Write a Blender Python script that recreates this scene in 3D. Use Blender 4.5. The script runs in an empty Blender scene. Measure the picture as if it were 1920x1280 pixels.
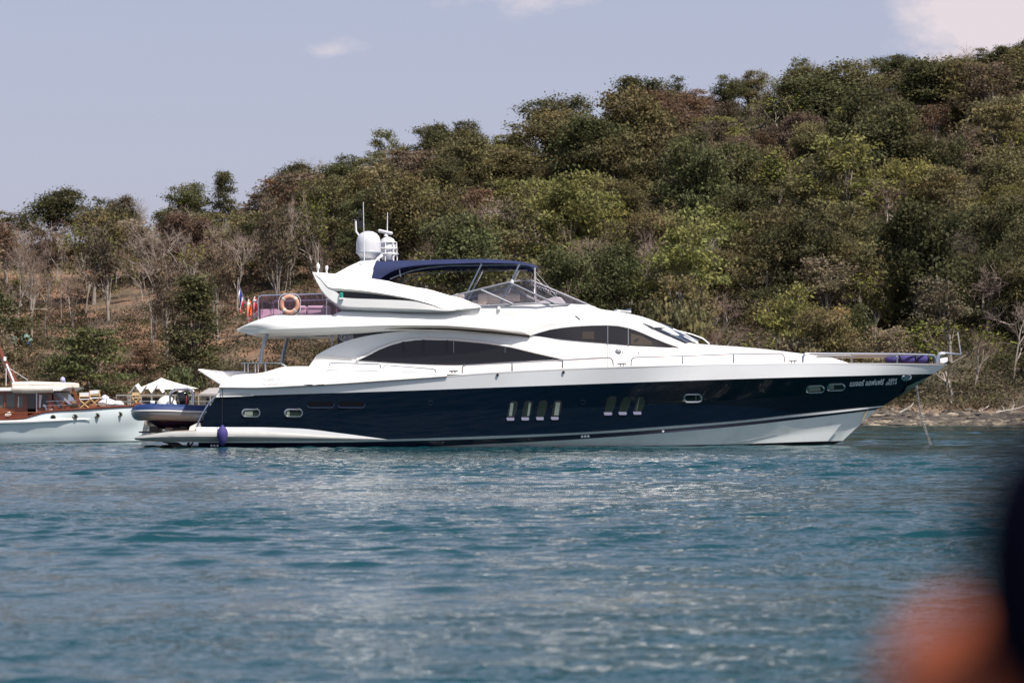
import bpy, math, random
import numpy as np
from mathutils import Vector, Matrix, noise as mnoise

random.seed(7); rng = np.random.default_rng(7)
SC = bpy.context.scene; COL = SC.collection
R = math.radians
# ------------------------------------------------------------------ camera
F, CX, HY, EYE = 4860.0, 960.0, 752.0, 1.6     # focal length in photo pixels, horizon row, eye height (m)
cam_d = bpy.data.cameras.new('camera'); cam = bpy.data.objects.new('camera', cam_d); COL.objects.link(cam)
cam.location = (0, 0, EYE); cam.rotation_euler = (R(90), 0, 0)
cam_d.sensor_width = 36; cam_d.lens = F/1920*36; cam_d.shift_y = (HY-640)/1920
cam_d.clip_start = 0.05; cam_d.clip_end = 6000
cam_d.dof.use_dof = True; cam_d.dof.focus_distance = 90.5; cam_d.dof.aperture_fstop = 2.6
SC.camera = cam
# ------------------------------------------------------------------ sun, sky, exposure
SUN_EL, SUN_AZ = 58.0, -45.0                     # height; degrees the sun stands to the left of straight behind the camera
sd = bpy.data.lights.new('sun', 'SUN'); sd.energy = 5.0; sd.angle = R(0.53); sd.color = (1.0, 0.945, 0.87)
so = bpy.data.objects.new('sun', sd); COL.objects.link(so); so.location = (-20, -40, 80)
sv = Vector((-math.sin(R(SUN_AZ))*math.cos(R(SUN_EL)), -math.cos(R(SUN_AZ))*math.cos(R(SUN_EL)), math.sin(R(SUN_EL))))
so.rotation_euler = sv.to_track_quat('Z', 'Y').to_euler()
wd = bpy.data.worlds.new('World'); SC.world = wd; wd.use_nodes = True
SC.view_settings.view_transform = 'Standard'; SC.view_settings.look = 'None'
SC.view_settings.exposure = 0.38; SC.view_settings.gamma = 1.0
def build_world():
    nt = wd.node_tree; nt.nodes.clear(); N = nt.nodes.new; L = nt.links.new
    out = N('ShaderNodeOutputWorld'); bg = N('ShaderNodeBackground'); L(bg.outputs[0], out.inputs[0])
    sky = N('ShaderNodeTexSky'); sky.sky_type = 'NISHITA'; sky.sun_disc = False
    sky.sun_elevation = R(SUN_EL); sky.sun_rotation = R(180+SUN_AZ); sky.air_density = 1.0; sky.dust_density = 2.5; sky.ozone_density = 2.0
    bg.inputs[1].default_value = 0.1
    # thin lavender haze veil over the clear sky
    veil = N('ShaderNodeMix'); veil.data_type = 'RGBA'; 
    L(sky.outputs[0], veil.inputs[6]); veil.inputs[7].default_value = (4.1, 4.02, 5.2, 1)
    tc = N('ShaderNodeTexCoord'); sep = N('ShaderNodeSeparateXYZ'); L(tc.outputs['Generated'], sep.inputs[0])
    def m(op, a, b=None):
        n = N('ShaderNodeMath'); n.operation = op
        for k, v in enumerate((a, b)):
            if v is None: continue
            if isinstance(v, (int, float)): n.inputs[k].default_value = v
            else: L(v, n.inputs[k])
        return n.outputs[0]
    az = m('ARCTAN2', sep.outputs[0], sep.outputs[1]); el = m('ARCSINE', sep.outputs[2])
    comb = N('ShaderNodeCombineXYZ'); L(az, comb.inputs[0]); L(m('MULTIPLY', el, 1.7), comb.inputs[1])
    no = N('ShaderNodeTexNoise'); no.inputs['Scale'].default_value = 38; no.inputs['Detail'].default_value = 7; no.inputs['Roughness'].default_value = 0.58
    L(comb.outputs[0], no.inputs['Vector'])
    total = None
    # (azimuth, elevation, half width, half height, strength) of the few clouds
    for a0, e0, wa, we, s in ((0.192, 0.149, 0.050, 0.038, 1.4), (0.004, 0.158, 0.044, 0.012, .66), (-0.071, 0.1345, 0.020, 0.009, .33), (-0.30, 0.24, .1, .03, .6), (.42, .3, .14, .05, .7), (-.6, .4, .2, .06, .6)):
        d = m('SQRT', m('ADD', m('POWER', m('DIVIDE', m('SUBTRACT', az, a0), wa), 2.0), m('POWER', m('DIVIDE', m('SUBTRACT', el, e0), we), 2.0)))
        g = m('MULTIPLY', m('MAXIMUM', m('SUBTRACT', 1.15, d), 0.0), s)
        total = g if total is None else m('ADD', total, g)
    f = m('MULTIPLY', m('SUBTRACT', m('ADD', no.outputs[0], m('MULTIPLY', total, 0.55)), 0.62), 2.6)
    L(m('MAXIMUM', m('SUBTRACT', .80, m('MULTIPLY', el, 1.25)), .06), veil.inputs[0])
    cl = N('ShaderNodeClamp'); L(m('MULTIPLY', f, m('MINIMUM', m('MULTIPLY', total, 3.0), 1.0)), cl.inputs[0]); cl.inputs[2].default_value = .85
    cm = N('ShaderNodeMix'); cm.data_type = 'RGBA'; L(cl.outputs[0], cm.inputs[0]); L(veil.outputs[2], cm.inputs[6]); cm.inputs[7].default_value = (6.5, 5.7, 5.9, 1)
    L(cm.outputs[2], bg.inputs[0])
build_world()
# ------------------------------------------------------------------ materials
def mat(name, col, rough=0.5, metal=0.0, coat=0.0, spec=0.5, bump=None, vary=None, ior=1.5):
    """bump=(scale, strength, distance); vary=(scale, colour2, low, high) mottles the base colour."""
    m = bpy.data.materials.new(name); m.use_nodes = True; nt = m.node_tree; b = nt.nodes['Principled BSDF']
    b.inputs['Base Color'].default_value = (*col, 1); b.inputs['Roughness'].default_value = rough; b.inputs['Metallic'].default_value = metal
    b.inputs['Coat Weight'].default_value = coat; b.inputs['Coat Roughness'].default_value = 0.04; b.inputs['Specular IOR Level'].default_value = spec; b.inputs['IOR'].default_value = ior
    if bump or vary: tc = nt.nodes.new('ShaderNodeTexCoord')
    if vary:
        n = nt.nodes.new('ShaderNodeTexNoise'); n.inputs['Scale'].default_value = vary[0]; n.inputs['Detail'].default_value = 6; nt.links.new(tc.outputs['Object'], n.inputs['Vector'])
        r = nt.nodes.new('ShaderNodeValToRGB'); r.color_ramp.elements[0].position = vary[2]; r.color_ramp.elements[1].position = vary[3]
        r.color_ramp.elements[0].color = (*col, 1); r.color_ramp.elements[1].color = (*vary[1], 1)
        nt.links.new(n.outputs[0], r.inputs[0]); nt.links.new(r.outputs[0], b.inputs['Base Color'])
    if bump:
        n = nt.nodes.new('ShaderNodeTexNoise'); n.inputs['Scale'].default_value = bump[0]; n.inputs['Detail'].default_value = 4; nt.links.new(tc.outputs['Object'], n.inputs['Vector'])
        bp = nt.nodes.new('ShaderNodeBump'); bp.inputs['Strength'].default_value = bump[1]; bp.inputs['Distance'].default_value = bump[2]
        nt.links.new(n.outputs[0], bp.inputs['Height']); nt.links.new(bp.outputs[0], b.inputs['Normal'])
    return m
def tinted(name, tint, gloss=0.12, rough=0.02):
    m = bpy.data.materials.new(name); m.use_nodes = True; nt = m.node_tree; nt.nodes.clear()
    o = nt.nodes.new('ShaderNodeOutputMaterial'); t = nt.nodes.new('ShaderNodeBsdfTransparent'); g = nt.nodes.new('ShaderNodeBsdfGlossy'); x = nt.nodes.new('ShaderNodeMixShader')
    t.inputs[0].default_value = (*tint, 1); g.inputs['Roughness'].default_value = rough; x.inputs[0].default_value = gloss
    nt.links.new(t.outputs[0], x.inputs[1]); nt.links.new(g.outputs[0], x.inputs[2]); nt.links.new(x.outputs[0], o.inputs[0]); return m
M = dict(
    white=mat('white_gelcoat', (.82, .81, .79), .28, coat=.3, vary=(.7, (.77, .76, .73), .45, .75)),
    band=mat('grey_white_gelcoat', (.72, .72, .73), .3, coat=.25, vary=(.6, (.66, .66, .66), .4, .75)),
    navy=mat('navy_gelcoat', (.0005, .0040, .0125), .015, spec=.36, coat=.0, bump=(.45, .05, .05)),
    boot=mat('navy_boot_paint', (.006, .009, .028), .3),
    belly=mat('white_bottom_paint', (.80, .81, .79), .3, coat=.2, vary=(2.2, (.66, .68, .63), .5, .85)),
    anti=mat('black_antifouling', (.012, .013, .016), .7),
    glass=mat('dark_tinted_glass', (.007, .006, .007), .03, spec=.45),
    glass2=mat('smoked_front_glass', (.02, .03, .05), .05, spec=.4),
    chrome=mat('polished_steel', (.62, .62, .63), .2, metal=1.0),
    steel=mat('dull_steel', (.34, .35, .37), .35, metal=.9),
    grey=mat('grey_trim', (.24, .235, .23), .5),
    dark=mat('black_trim', (.012, .012, .014), .45),
    canvas=mat('navy_canvas', (.005, .012, .060), .85, bump=(3, .35, .05), vary=(2.5, (.007, .016, .075), .4, .7)),
    cream=mat('cream_upholstery', (.48, .40, .34), .7, bump=(6, .2, .02)),
    pad=mat('white_upholstery', (.74, .70, .70), .6, bump=(5, .2, .02)),
    pole=mat('white_powdercoat', (.78, .78, .78), .35),
    dome=mat('white_radome_plastic', (.60, .60, .62), .35, vary=(3, (.56, .56, .59), .4, .7)),
    smoke=tinted('smoked_acrylic', (.70, .68, .72), .10),
    plum=tinted('plum_acrylic', (.55, .36, .50), .07),
    purple=mat('purple_fender_cover', (.042, .032, .16), .8, bump=(25, .2, .01)),
    teak=mat('teak', (.36, .22, .13), .6, vary=(8, (.28, .17, .10), .4, .7)),
)
# ------------------------------------------------------------------ mesh helpers
class MB:
    def __init__(s): s.v = []; s.f = []; s.mi = []; s.cm = 0
    def add(s, vs, fs):
        o = len(s.v); s.v.extend(tuple(v) for v in vs); s.f.extend([tuple(i+o for i in f) for f in fs]); s.mi.extend([s.cm]*len(fs)); return s
    def grid(s, rows, closed=False):
        n = len(rows[0]); vs = [p for r in rows for p in r]; fs = []
        for i in range(len(rows)-1):
            for j in range(n if closed else n-1):
                k = (j+1) % n; fs.append((i*n+j, i*n+k, (i+1)*n+k, (i+1)*n+j))
        return s.add(vs, fs)
    def box(s, c, d, rot=None):
        c = Vector(c); hx, hy, hz = d[0]/2, d[1]/2, d[2]/2
        vs = [Vector((x, y, z)) for z in (-hz, hz) for y in (-hy, hy) for x in (-hx, hx)]
        if rot is not None: vs = [rot @ v for v in vs]
        return s.add([c+v for v in vs], [(0, 2, 3, 1), (4, 5, 7, 6), (0, 1, 5, 4), (2, 6, 7, 3), (0, 4, 6, 2), (1, 3, 7, 5)])
    def rbox(s, c, d, r=.06, n=3, rot=None):
        """box with rounded corners: a superellipsoid-like sphere grid pushed out to the box."""
        c = Vector(c); rows = []
        hx, hy, hz = d[0]/2, d[1]/2, d[2]/2; r = min(r, hx, hy, hz)
        A = []
        for q, (sx, sy) in enumerate(((1, 1), (-1, 1), (-1, -1), (1, -1))):
            for k in range(n+1): a = (q+k/n)*math.pi/2; A.append((math.cos(a), math.sin(a), sx, sy))
        for sz in (-1, 1):
            for k in range(n+1):
                e = (-1+k/n)*math.pi/2 if sz < 0 else k/n*math.pi/2
                rows.append([Vector((sx*(hx-r)+r*ca*math.cos(e), sy*(hy-r)+r*sa*math.cos(e), sz*(hz-r)+r*math.sin(e))) for ca, sa, sx, sy in A])
        if rot is not None: rows = [[rot @ v for v in w] for w in rows]
        rows = [[c+v for v in w] for w in rows]
        s.grid(rows, True); m = len(A)
        s.add(rows[0], [tuple(range(m))[::-1]]); s.add(rows[-1], [tuple(range(m))]); return s
    def tube(s, pts, r, n=6, closed=False, cap=True):
        pts = [Vector(p) for p in pts]; k = len(pts); rr = r if hasattr(r, '__len__') else [r]*k
        rows = []; prev = None
        for i, p in enumerate(pts):
            a = pts[(i-1) % k] if (closed or i) else p; b = pts[(i+1) % k] if (closed or i < k-1) else p
            t = (b-a).normalized()
            u = prev - t*prev.dot(t) if prev is not None else t.orthogonal()
            if u.length < 1e-6: u = t.orthogonal()
            u.normalize(); prev = u; w = t.cross(u)
            rows.append([p+(u*math.cos(q*2*math.pi/n)+w*math.sin(q*2*math.pi/n))*rr[i] for q in range(n)])
        if closed: rows.append(rows[0])
        s.grid(rows, True)
        if cap and not closed:
            s.add(rows[0], [tuple(range(n))[::-1]]); s.add(rows[-1], [tuple(range(n))])
        return s
    def lathe(s, c, prof, n=20, axis=None):
        """prof: (radius, height) from bottom to top round a vertical axis through c (axis: rotation matrix)."""
        c = Vector(c); rows = []
        for r, z in prof:
            w = [Vector((r*math.cos(k*2*math.pi/n), r*math.sin(k*2*math.pi/n), z)) for k in range(n)]
            if axis is not None: w = [axis @ v for v in w]
            rows.append([c+v for v in w])
        s.grid(rows, True)
        if prof[0][0] > 1e-4: s.add(rows[0], [tuple(range(n))[::-1]])
        if prof[-1][0] > 1e-4: s.add(rows[-1], [tuple(range(n))])
        return s
    def prism(s, poly, off):
        """closed solid from a polygon of 3-D points and an offset vector."""
        n = len(poly); off = Vector(off); a = [Vector(p) for p in poly]; b = [p+off for p in a]
        return s.add(a+b, [tuple(range(n)), tuple(range(n, 2*n))[::-1]]+[(i, n+i, n+(i+1) % n, (i+1) % n) for i in range(n)])
    def build(s, name, material, parent=None, smooth=40, bevel=0):
        me = bpy.data.meshes.new(name); me.from_pydata([tuple(v) for v in s.v], [], s.f)
        for q in (material if isinstance(material, (list, tuple)) else [material]): me.materials.append(q)
        if any(s.mi): me.polygons.foreach_set('material_index', s.mi)
        me.update()
        if smooth:
            me.polygons.foreach_set('use_smooth', [True]*len(me.polygons))
            try: me.set_sharp_from_angle(angle=R(smooth))
            except Exception: pass
        o = bpy.data.objects.new(name, me); COL.objects.link(o)
        if parent is not None:
            o.parent = parent; o.matrix_parent_inverse = Matrix.Translation(-root_of(parent))
        if bevel:
            bm = o.modifiers.new('edge', 'BEVEL'); bm.width = bevel; bm.segments = 2; bm.limit_method = 'ANGLE'; bm.angle_limit = R(35)
        return o
def root_of(o):
    # world position of an unrotated empty/mesh chain; sub-parts hang off parts whose own world offset is zero
    return Vector(o.location) if o.parent is None else Vector((0, 0, 0))
def tag(o, label=None, cat=None, group=None, kind=None):
    for k, v in (('label', label), ('category', cat), ('group', group), ('kind', kind)):
        if v: o[k] = v
    return o
def thing(name, label, cat, loc, group=None):
    o = bpy.data.objects.new(name, None); COL.objects.link(o); o.location = loc; o.empty_display_size = .3
    return tag(o, label, cat, group)
# smooth monotone curve through points (Fritsch-Carlson)
def pchip(xs, ys):
    xs = np.asarray(xs, float); ys = np.asarray(ys, float); h = np.diff(xs); d = np.diff(ys)/h; m = np.zeros(len(xs))
    if len(xs) == 2: m[:] = d[0]
    else:
        for i in range(1, len(xs)-1):
            if d[i-1]*d[i] > 0:
                a = 2*h[i]+h[i-1]; b = h[i]+2*h[i-1]; m[i] = (a+b)/(a/d[i-1]+b/d[i])
        m[0], m[-1] = d[0], d[-1]
    def f(x):
        x = min(max(x, xs[0]), xs[-1]); i = min(max(int(np.searchsorted(xs, x))-1, 0), len(h)-1); t = (x-xs[i])/h[i]
        return float(ys[i]*(1+2*t)*(1-t)**2+h[i]*m[i]*t*(1-t)**2+ys[i+1]*t*t*(3-2*t)+h[i]*m[i+1]*t*t*(t-1))
    return f
def unproject(px, py, Y): return Vector(((px-CX)/F*Y, Y, EYE+(HY-py)/F*Y))
class Craft:
    """a boat seen nearly side on: a centreline in plan and points given by photo outline + half breadth."""
    def __init__(s, y0, yaw): s.y0 = y0; s.t = math.tan(R(yaw))
    def P(s, px, py, hb): return unproject(px, py, (s.y0-hb)/(1-s.t*(px-CX)/F))
    def mir(s, v): v = Vector(v); return Vector((v.x, 2*(s.y0+s.t*v.x)-v.y, v.z))
class Loft:
    def __init__(s, craft, curves, n=90, ease=None, side=None):
        s.c = craft; s.n = n; s.cv = []; s.side = side or len(curves)
        for c in curves:
            xs = [q[0] for q in c]
            s.cv.append((xs[0], xs[-1], pchip(xs, [q[1] for q in c]), pchip(xs, [q[2] for q in c])))
        s.u = [k/(n-1) for k in range(n)] if ease is None else [1-(1-k/(n-1))**ease for k in range(n)]
    def pt(s, k, u):
        a, b, fy, fh = s.cv[k]; px = a+(b-a)*u; return px, fy(px), fh(px)
    def rows(s, i, j, sub=1, bulge=0.0):
        out = []
        for k in range(i, j):
            for q in range(sub):
                t = q/sub; row = []
                for u in s.u:
                    a, b = s.pt(k, u), s.pt(k+1, u); g = [a[w]+(b[w]-a[w])*t for w in range(3)]
                    row.append(s.c.P(g[0], g[1], g[2]+bulge*4*t*(1-t)*min(1, g[2]*1.5)))
                out.append(row)
        out.append([s.c.P(*s.pt(j, u)) for u in s.u]); return out
    def strip(s, mb, i, j, sub=1, bulge=0.0, both=True):
        r = s.rows(i, j, sub, bulge); mb.grid(r)
        if both: mb.grid([[s.c.mir(p) for p in row] for row in r])
        return mb
    def across(s, mb, k, crown=0.0, n=4, dz=0.0):
        row = [s.c.P(*s.pt(k, u)) for u in s.u]; far = [s.c.mir(p) for p in row]; rows = []
        for q in range(n+1):
            t = q/n; rows.append([a.lerp(b, t)+Vector((0, 0, crown*4*t*(1-t)*min(1, (b-a).length/2)+dz)) for a, b in zip(row, far)])
        return mb.grid(rows)
    def cap(s, mb, i, j, u):
        """closes the end at u across the boat."""
        near = [s.c.P(*s.pt(k, u)) for k in range(i, j+1)]; return mb.grid([near, [s.c.mir(p) for p in near]])
    def hb(s, px, py):
        q = []
        for a, b, fy, fh in s.cv[:s.side]:
            if a <= px <= b: q.append((fy(px), fh(px)))
        q.sort(); return float(np.interp(py, [a for a, b in q], [b for a, b in q])) if q else 0.0
def stadium(cx, cy, w, h, n=7, slope=0.0, p=None):
    r = h/2; pts = []
    for sgn in (1, -1):
        for k in range(n+1):
            a = (-.5+k/n)*math.pi; x = sgn*(w/2-r+r*math.cos(a)); y = sgn*r*math.sin(a); pts.append((cx+x, cy+y+slope*x))
    return pts
def rounded(poly, r=.25, n=3):
    """corner-rounds a 2-D polygon (r = share of the shorter neighbouring side)."""
    out = []; k = len(poly)
    for i in range(k):
        a, b, c = (np.array(poly[(i+d) % k], float) for d in (-1, 0, 1)); l = min(np.linalg.norm(a-b), np.linalg.norm(c-b))*r
        p0 = b+(a-b)/np.linalg.norm(a-b)*l; p1 = b+(c-b)/np.linalg.norm(c-b)*l
        for q in range(n+1): t = q/n; out.append(tuple((1-t)**2*p0+2*t*(1-t)*b+t*t*p1))
    return out
def curve_panel(mb, surf, top, bot, hbf, eps, n=50, m=5):
    """panel between two outline curves laid on a surface; hbf(px,py) half breadth."""
    ft, fb = pchip(*zip(*top)), pchip(*zip(*bot)); a, b = top[0][0], top[-1][0]; rows = []
    for q in range(m+1):
        row = []
        for k in range(n+1):
            px = a+(b-a)*k/n; py = fb(px)+(ft(px)-fb(px))*q/m; row.append(surf.P(px, py, hbf(px, py)+eps))
        rows.append(row)
    return mb.grid(rows)
def text_mesh(body, size=1.0, shear=0.0, offset=0.0):
    cu = bpy.data.curves.new('tmp_text', 'FONT'); cu.body = body; cu.size = size; cu.shear = shear; cu.offset = offset; cu.resolution_u = 3
    o = bpy.data.objects.new('tmp_text', cu); COL.objects.link(o)
    me = bpy.data.meshes.new_from_object(o.evaluated_get(bpy.context.evaluated_depsgraph_get()))
    vs = [tuple(v.co) for v in me.vertices]; fs = [tuple(p.vertices) for p in me.polygons]
    bpy.data.objects.remove(o); bpy.data.curves.remove(cu); bpy.data.meshes.remove(me); return vs, fs
def lay_text(mb, body, place, x0, x1, y0, h, shear=.0, offset=.01, slope=0.0):
    """writes body between photo columns x0..x1, baseline y0, line height h; place(px,py) -> point on the surface."""
    vs, fs = text_mesh(body, 1.0, shear, offset); xs = [v[0] for v in vs]; a, b = min(xs), max(xs); k = (x1-x0)/(b-a)
    ys = [v[1] for v in vs]; top = max(ys)
    return mb.add([place(x0+(x-a)*k, y0-y/top*h+slope*(x-a)*k) for x, y, z in vs], fs)
# ------------------------------------------------------------------ water
def build_water():
    ys = [7.0]
    while ys[-1] < 215: ys.append(ys[-1]+max(.03, ys[-1]*.0017))
    ys = np.array(ys); nc = 520; u = np.linspace(-1, 1, nc)
    Y = np.repeat(ys[:, None], nc, 1); X = u[None, :]*(5+.29*ys)[:, None]; dy = np.gradient(ys)[:, None]
    Z = np.zeros_like(X); g = np.random.default_rng(3); DX = np.zeros_like(X); DY = np.zeros_like(X)
    # wind patches: calm lanes and rougher lanes lying across the bay
    amp = 1+.45*np.sin(Y*.21+1.3*np.sin(X*.05+Y*.03))+.25*np.sin(Y*.083+X*.06+2)
    for k in range(84):
        lam = math.exp(g.uniform(math.log(.22), math.log(3.4))); th = g.normal(0, .38)+.12; kx, ky = math.sin(th)*2*math.pi/lam, math.cos(th)*2*math.pi/lam
        a = .0038*lam**.80*math.exp(-((math.log(lam)+.5)/.95)**2*.5)*g.uniform(.5, 1.4); ph = g.uniform(0, 7); fade = np.clip((lam/dy-2.2)/2.5, 0, 1)
        w = np.sin(kx*X+ky*Y+ph); c = np.cos(kx*X+ky*Y+ph); aa = a*fade*(amp if lam < 2 else 1)
        Z += aa*w; DX += .8*aa*math.sin(th)*c; DY += .8*aa*math.cos(th)*c
    V = np.stack([X+DX, Y+DY, Z], -1).reshape(-1, 3); nr = len(ys)
    i = np.arange(nr-1)[:, None]*nc+np.arange(nc-1)[None, :]; f = np.stack([i, i+1, i+nc+1, i+nc], -1).reshape(-1, 4)
    nv = len(V); far = np.array([(-1600, -400, -.12), (1600, -400, -.12), (1600, 3000, -.12), (-1600, 3000, -.12)])
    V = np.concatenate([V, far]); f = np.concatenate([f, [[nv, nv+1, nv+2, nv+3]]])
    me = bpy.data.meshes.new('water'); me.vertices.add(len(V)); me.vertices.foreach_set('co', V.ravel())
    me.loops.add(f.size); me.loops.foreach_set('vertex_index', f.ravel().astype(np.int32)); me.polygons.add(len(f))
    me.polygons.foreach_set('loop_start', np.arange(0, f.size, 4, dtype=np.int32)); me.polygons.foreach_set('use_smooth', np.ones(len(f), bool)); me.update(calc_edges=True)
    m = bpy.data.materials.new('sea_water'); m.use_nodes = True; nt = m.node_tree; b = nt.nodes['Principled BSDF']; L = nt.links.new
    b.inputs['Base Color'].default_value = (.004, .037, .045, 1); b.inputs['Roughness'].default_value = .04; b.inputs['IOR'].default_value = 1.333
    tc = nt.nodes.new('ShaderNodeTexCoord'); mp = nt.nodes.new('ShaderNodeMapping'); mp.inputs['Scale'].default_value = (1, 1.5, 1); L(tc.outputs['Object'], mp.inputs[0])
    def nz(s, d, rg=.55, src=None):
        n = nt.nodes.new('ShaderNodeTexNoise'); n.inputs['Scale'].default_value = s; n.inputs['Detail'].default_value = d; n.inputs['Roughness'].default_value = rg; L((src or tc).outputs[0 if src else 'Object'], n.inputs['Vector']); return n.outputs[0]
    def rng_(i, a, b_, c, d):
        n = nt.nodes.new('ShaderNodeMapRange'); n.inputs[1].default_value = a; n.inputs[2].default_value = b_; n.inputs[3].default_value = c; n.inputs[4].default_value = d; L(i, n.inputs[0]); return n.outputs[0]
    mp2 = nt.nodes.new('ShaderNodeMapping'); mp2.inputs['Scale'].default_value = (.5, 1, 1); L(tc.outputs['Object'], mp2.inputs[0])
    def bump(h, dist, stren, prev=None):
        n = nt.nodes.new('ShaderNodeBump'); n.inputs['Distance'].default_value = dist; L(stren, n.inputs['Strength']); L(h, n.inputs['Height'])
        if prev: L(prev, n.inputs['Normal'])
        return n.outputs[0]
    # wind ripples in drifting patches over a finer all-over shiver
    b1 = bump(nz(5.5, 2, .5, mp), .021, rng_(nz(.16, 2, .5, mp2), .38, .62, .3, 1.0))
    b2 = bump(nz(13, 0, .5, mp), .022, rng_(nz(.10, 3, .6, mp2), .45, .62, .10, 1.0), b1); L(b2, b.inputs['Normal'])
    me.materials.append(m); o = bpy.data.objects.new('water', me); COL.objects.link(o); tag(o, kind='structure')
build_water()
# ------------------------------------------------------------------ hill and shore
RIDGE = pchip([-1500, -700, -300, 0, 100, 250, 330, 420, 480, 540, 650, 730, 830, 980, 1050, 1120, 1180, 1300, 1480, 1700, 1850, 1950, 2200, 2800, 3600],
              [560, 520, 480, 476, 462, 462, 440, 436, 440, 405, 375, 335, 305, 312, 268, 262, 232, 222, 190, 168, 156, 140, 110, 130, 300])
SHORE = pchip([-2000, -400, 0, 250, 420, 640, 1000, 1400, 1700, 2000, 2600, 3600], [196, 190, 188, 187, 185, 180, 176, 174, 173, 172, 170, 176])
RY = 300.0
def colpx(x, y): return CX+x/max(y, 50)*F
def ground(x, y):
    c = CX+x/RY*F; ys = SHORE(CX+x/178*F); zr = EYE+(HY-RIDGE(c))/F*RY
    if y < ys: return max(-1.5, (y-ys)*.18)
    d = y-ys; bank = min(d, 11)/11*.95+.18*mnoise.noise((x*.25, y*.3, 0))*min(1, d/3)+.05*mnoise.noise((x*1.3, y*1.3, 3))*min(1, d)
    if y > RY: return zr-(y-RY)*.12-((y-RY)*.012)**2+1.2*mnoise.noise((x*.04, y*.04, 1))
    s = max(0, (d-11)/(RY-ys-11)); flat = .5+.5*math.tanh((c-500)/120)
    s2 = s**1.03*flat+(1-flat)*(s**1.25)
    return bank+(zr-bank)*s2+1.3*mnoise.noise((x*.05, y*.05, 1))*min(1, s*4)*(1-s*.7)+.5*mnoise.noise((x*.17, y*.17, 5))*min(1, s*6)
def build_hill():
    ys = np.concatenate([np.arange(166, 192, .5), np.arange(192, 316, 2.0), np.arange(316, 900, 40)]); xs = np.concatenate([np.arange(-330, -80, 10), np.arange(-80, 80, 1.0), np.arange(80, 340, 10)])
    mb = MB(); mb.grid([[(x, y, ground(x, y)) for x in xs] for y in ys])
    m = bpy.data.materials.new('hill_soil'); m.use_nodes = True; nt = m.node_tree; b = nt.nodes['Principled BSDF']; L = nt.links.new; b.inputs['Roughness'].default_value = .95
    tc = nt.nodes.new('ShaderNodeTexCoord'); sp = nt.nodes.new('ShaderNodeSeparateXYZ'); L(tc.outputs['Object'], sp.inputs[0])
    def nz(s, d=5):
        n = nt.nodes.new('ShaderNodeTexNoise'); n.inputs['Scale'].default_value = s; n.inputs['Detail'].default_value = d; L(tc.outputs['Object'], n.inputs['Vector']); return n.outputs[0]
    def ramp(i, els):
        r = nt.nodes.new('ShaderNodeValToRGB'); e = r.color_ramp.elements
        while len(e) < len(els): e.new(.5)
        for q, (p, c) in zip(e, els): q.position = p; q.color = (*c, 1)
        L(i, r.inputs[0]); return r.outputs[0]
    def mth(op, a, v):
        n = nt.nodes.new('ShaderNodeMath'); n.operation = op
        for k, q in enumerate((a, v)):
            if isinstance(q, (int, float)): n.inputs[k].default_value = q
            else: L(q, n.inputs[k])
        return n.outputs[0]
    soil = ramp(nz(.16), [(.36, (.115, .085, .05)), (.47, (.17, .11, .07)), (.55, (.27, .15, .09)), (.68, (.32, .195, .12))])
    lit = ramp(nz(.4), [(.35, (.045, .042, .022)), (.6, (.11, .085, .055)), (.75, (.17, .115, .08))]); fx = nt.nodes.new('ShaderNodeMapRange'); fx.inputs[1].default_value = -24; fx.inputs[2].default_value = -12; L(sp.outputs[0], fx.inputs[0])
    sm = nt.nodes.new('ShaderNodeMix'); sm.data_type = 'RGBA'; L(fx.outputs[0], sm.inputs[0]); L(soil, sm.inputs[6]); L(lit, sm.inputs[7]); soil = sm.outputs[2]
    h = mth('ADD', sp.outputs[2], mth('MULTIPLY', mth('SUBTRACT', nz(.8), .5), .55))
    rock = ramp(mth('DIVIDE', h, 1.3), [(0.0, (.10, .085, .06)), (.10, (.30, .25, .17)), (.20, (.27, .22, .16)), (.28, (.055, .045, .04)), (.55, (.07, .055, .045)), (.64, (.24, .175, .125)), (.8, (.25, .175, .125))])
    mx = nt.nodes.new('ShaderNodeMix'); mx.data_type = 'RGBA'; cl = nt.nodes.new('ShaderNodeClamp'); L(mth('MULTIPLY', mth('SUBTRACT', h, 1.0), 1.8), cl.inputs[0]); L(cl.outputs[0], mx.inputs[0]); L(rock, mx.inputs[6]); L(soil, mx.inputs[7])
    mul = nt.nodes.new('ShaderNodeMix'); mul.data_type = 'RGBA'; mul.blend_type = 'MULTIPLY'; mul.inputs[0].default_value = 1; L(mx.outputs[2], mul.inputs[6]); L(ramp(nz(3.5, 6), [(.3, (.55, .55, .55)), (.7, (1.15, 1.12, 1.1))]), mul.inputs[7]); L(mul.outputs[2], b.inputs['Base Color'])
    bp = nt.nodes.new('ShaderNodeBump'); bp.inputs['Strength'].default_value = .8; bp.inputs['Distance'].default_value = .25; L(nz(2.2, 6), bp.inputs['Height']); L(bp.outputs[0], b.inputs['Normal'])
    tag(mb.build('hillside', m), kind='structure')
build_hill()
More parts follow.
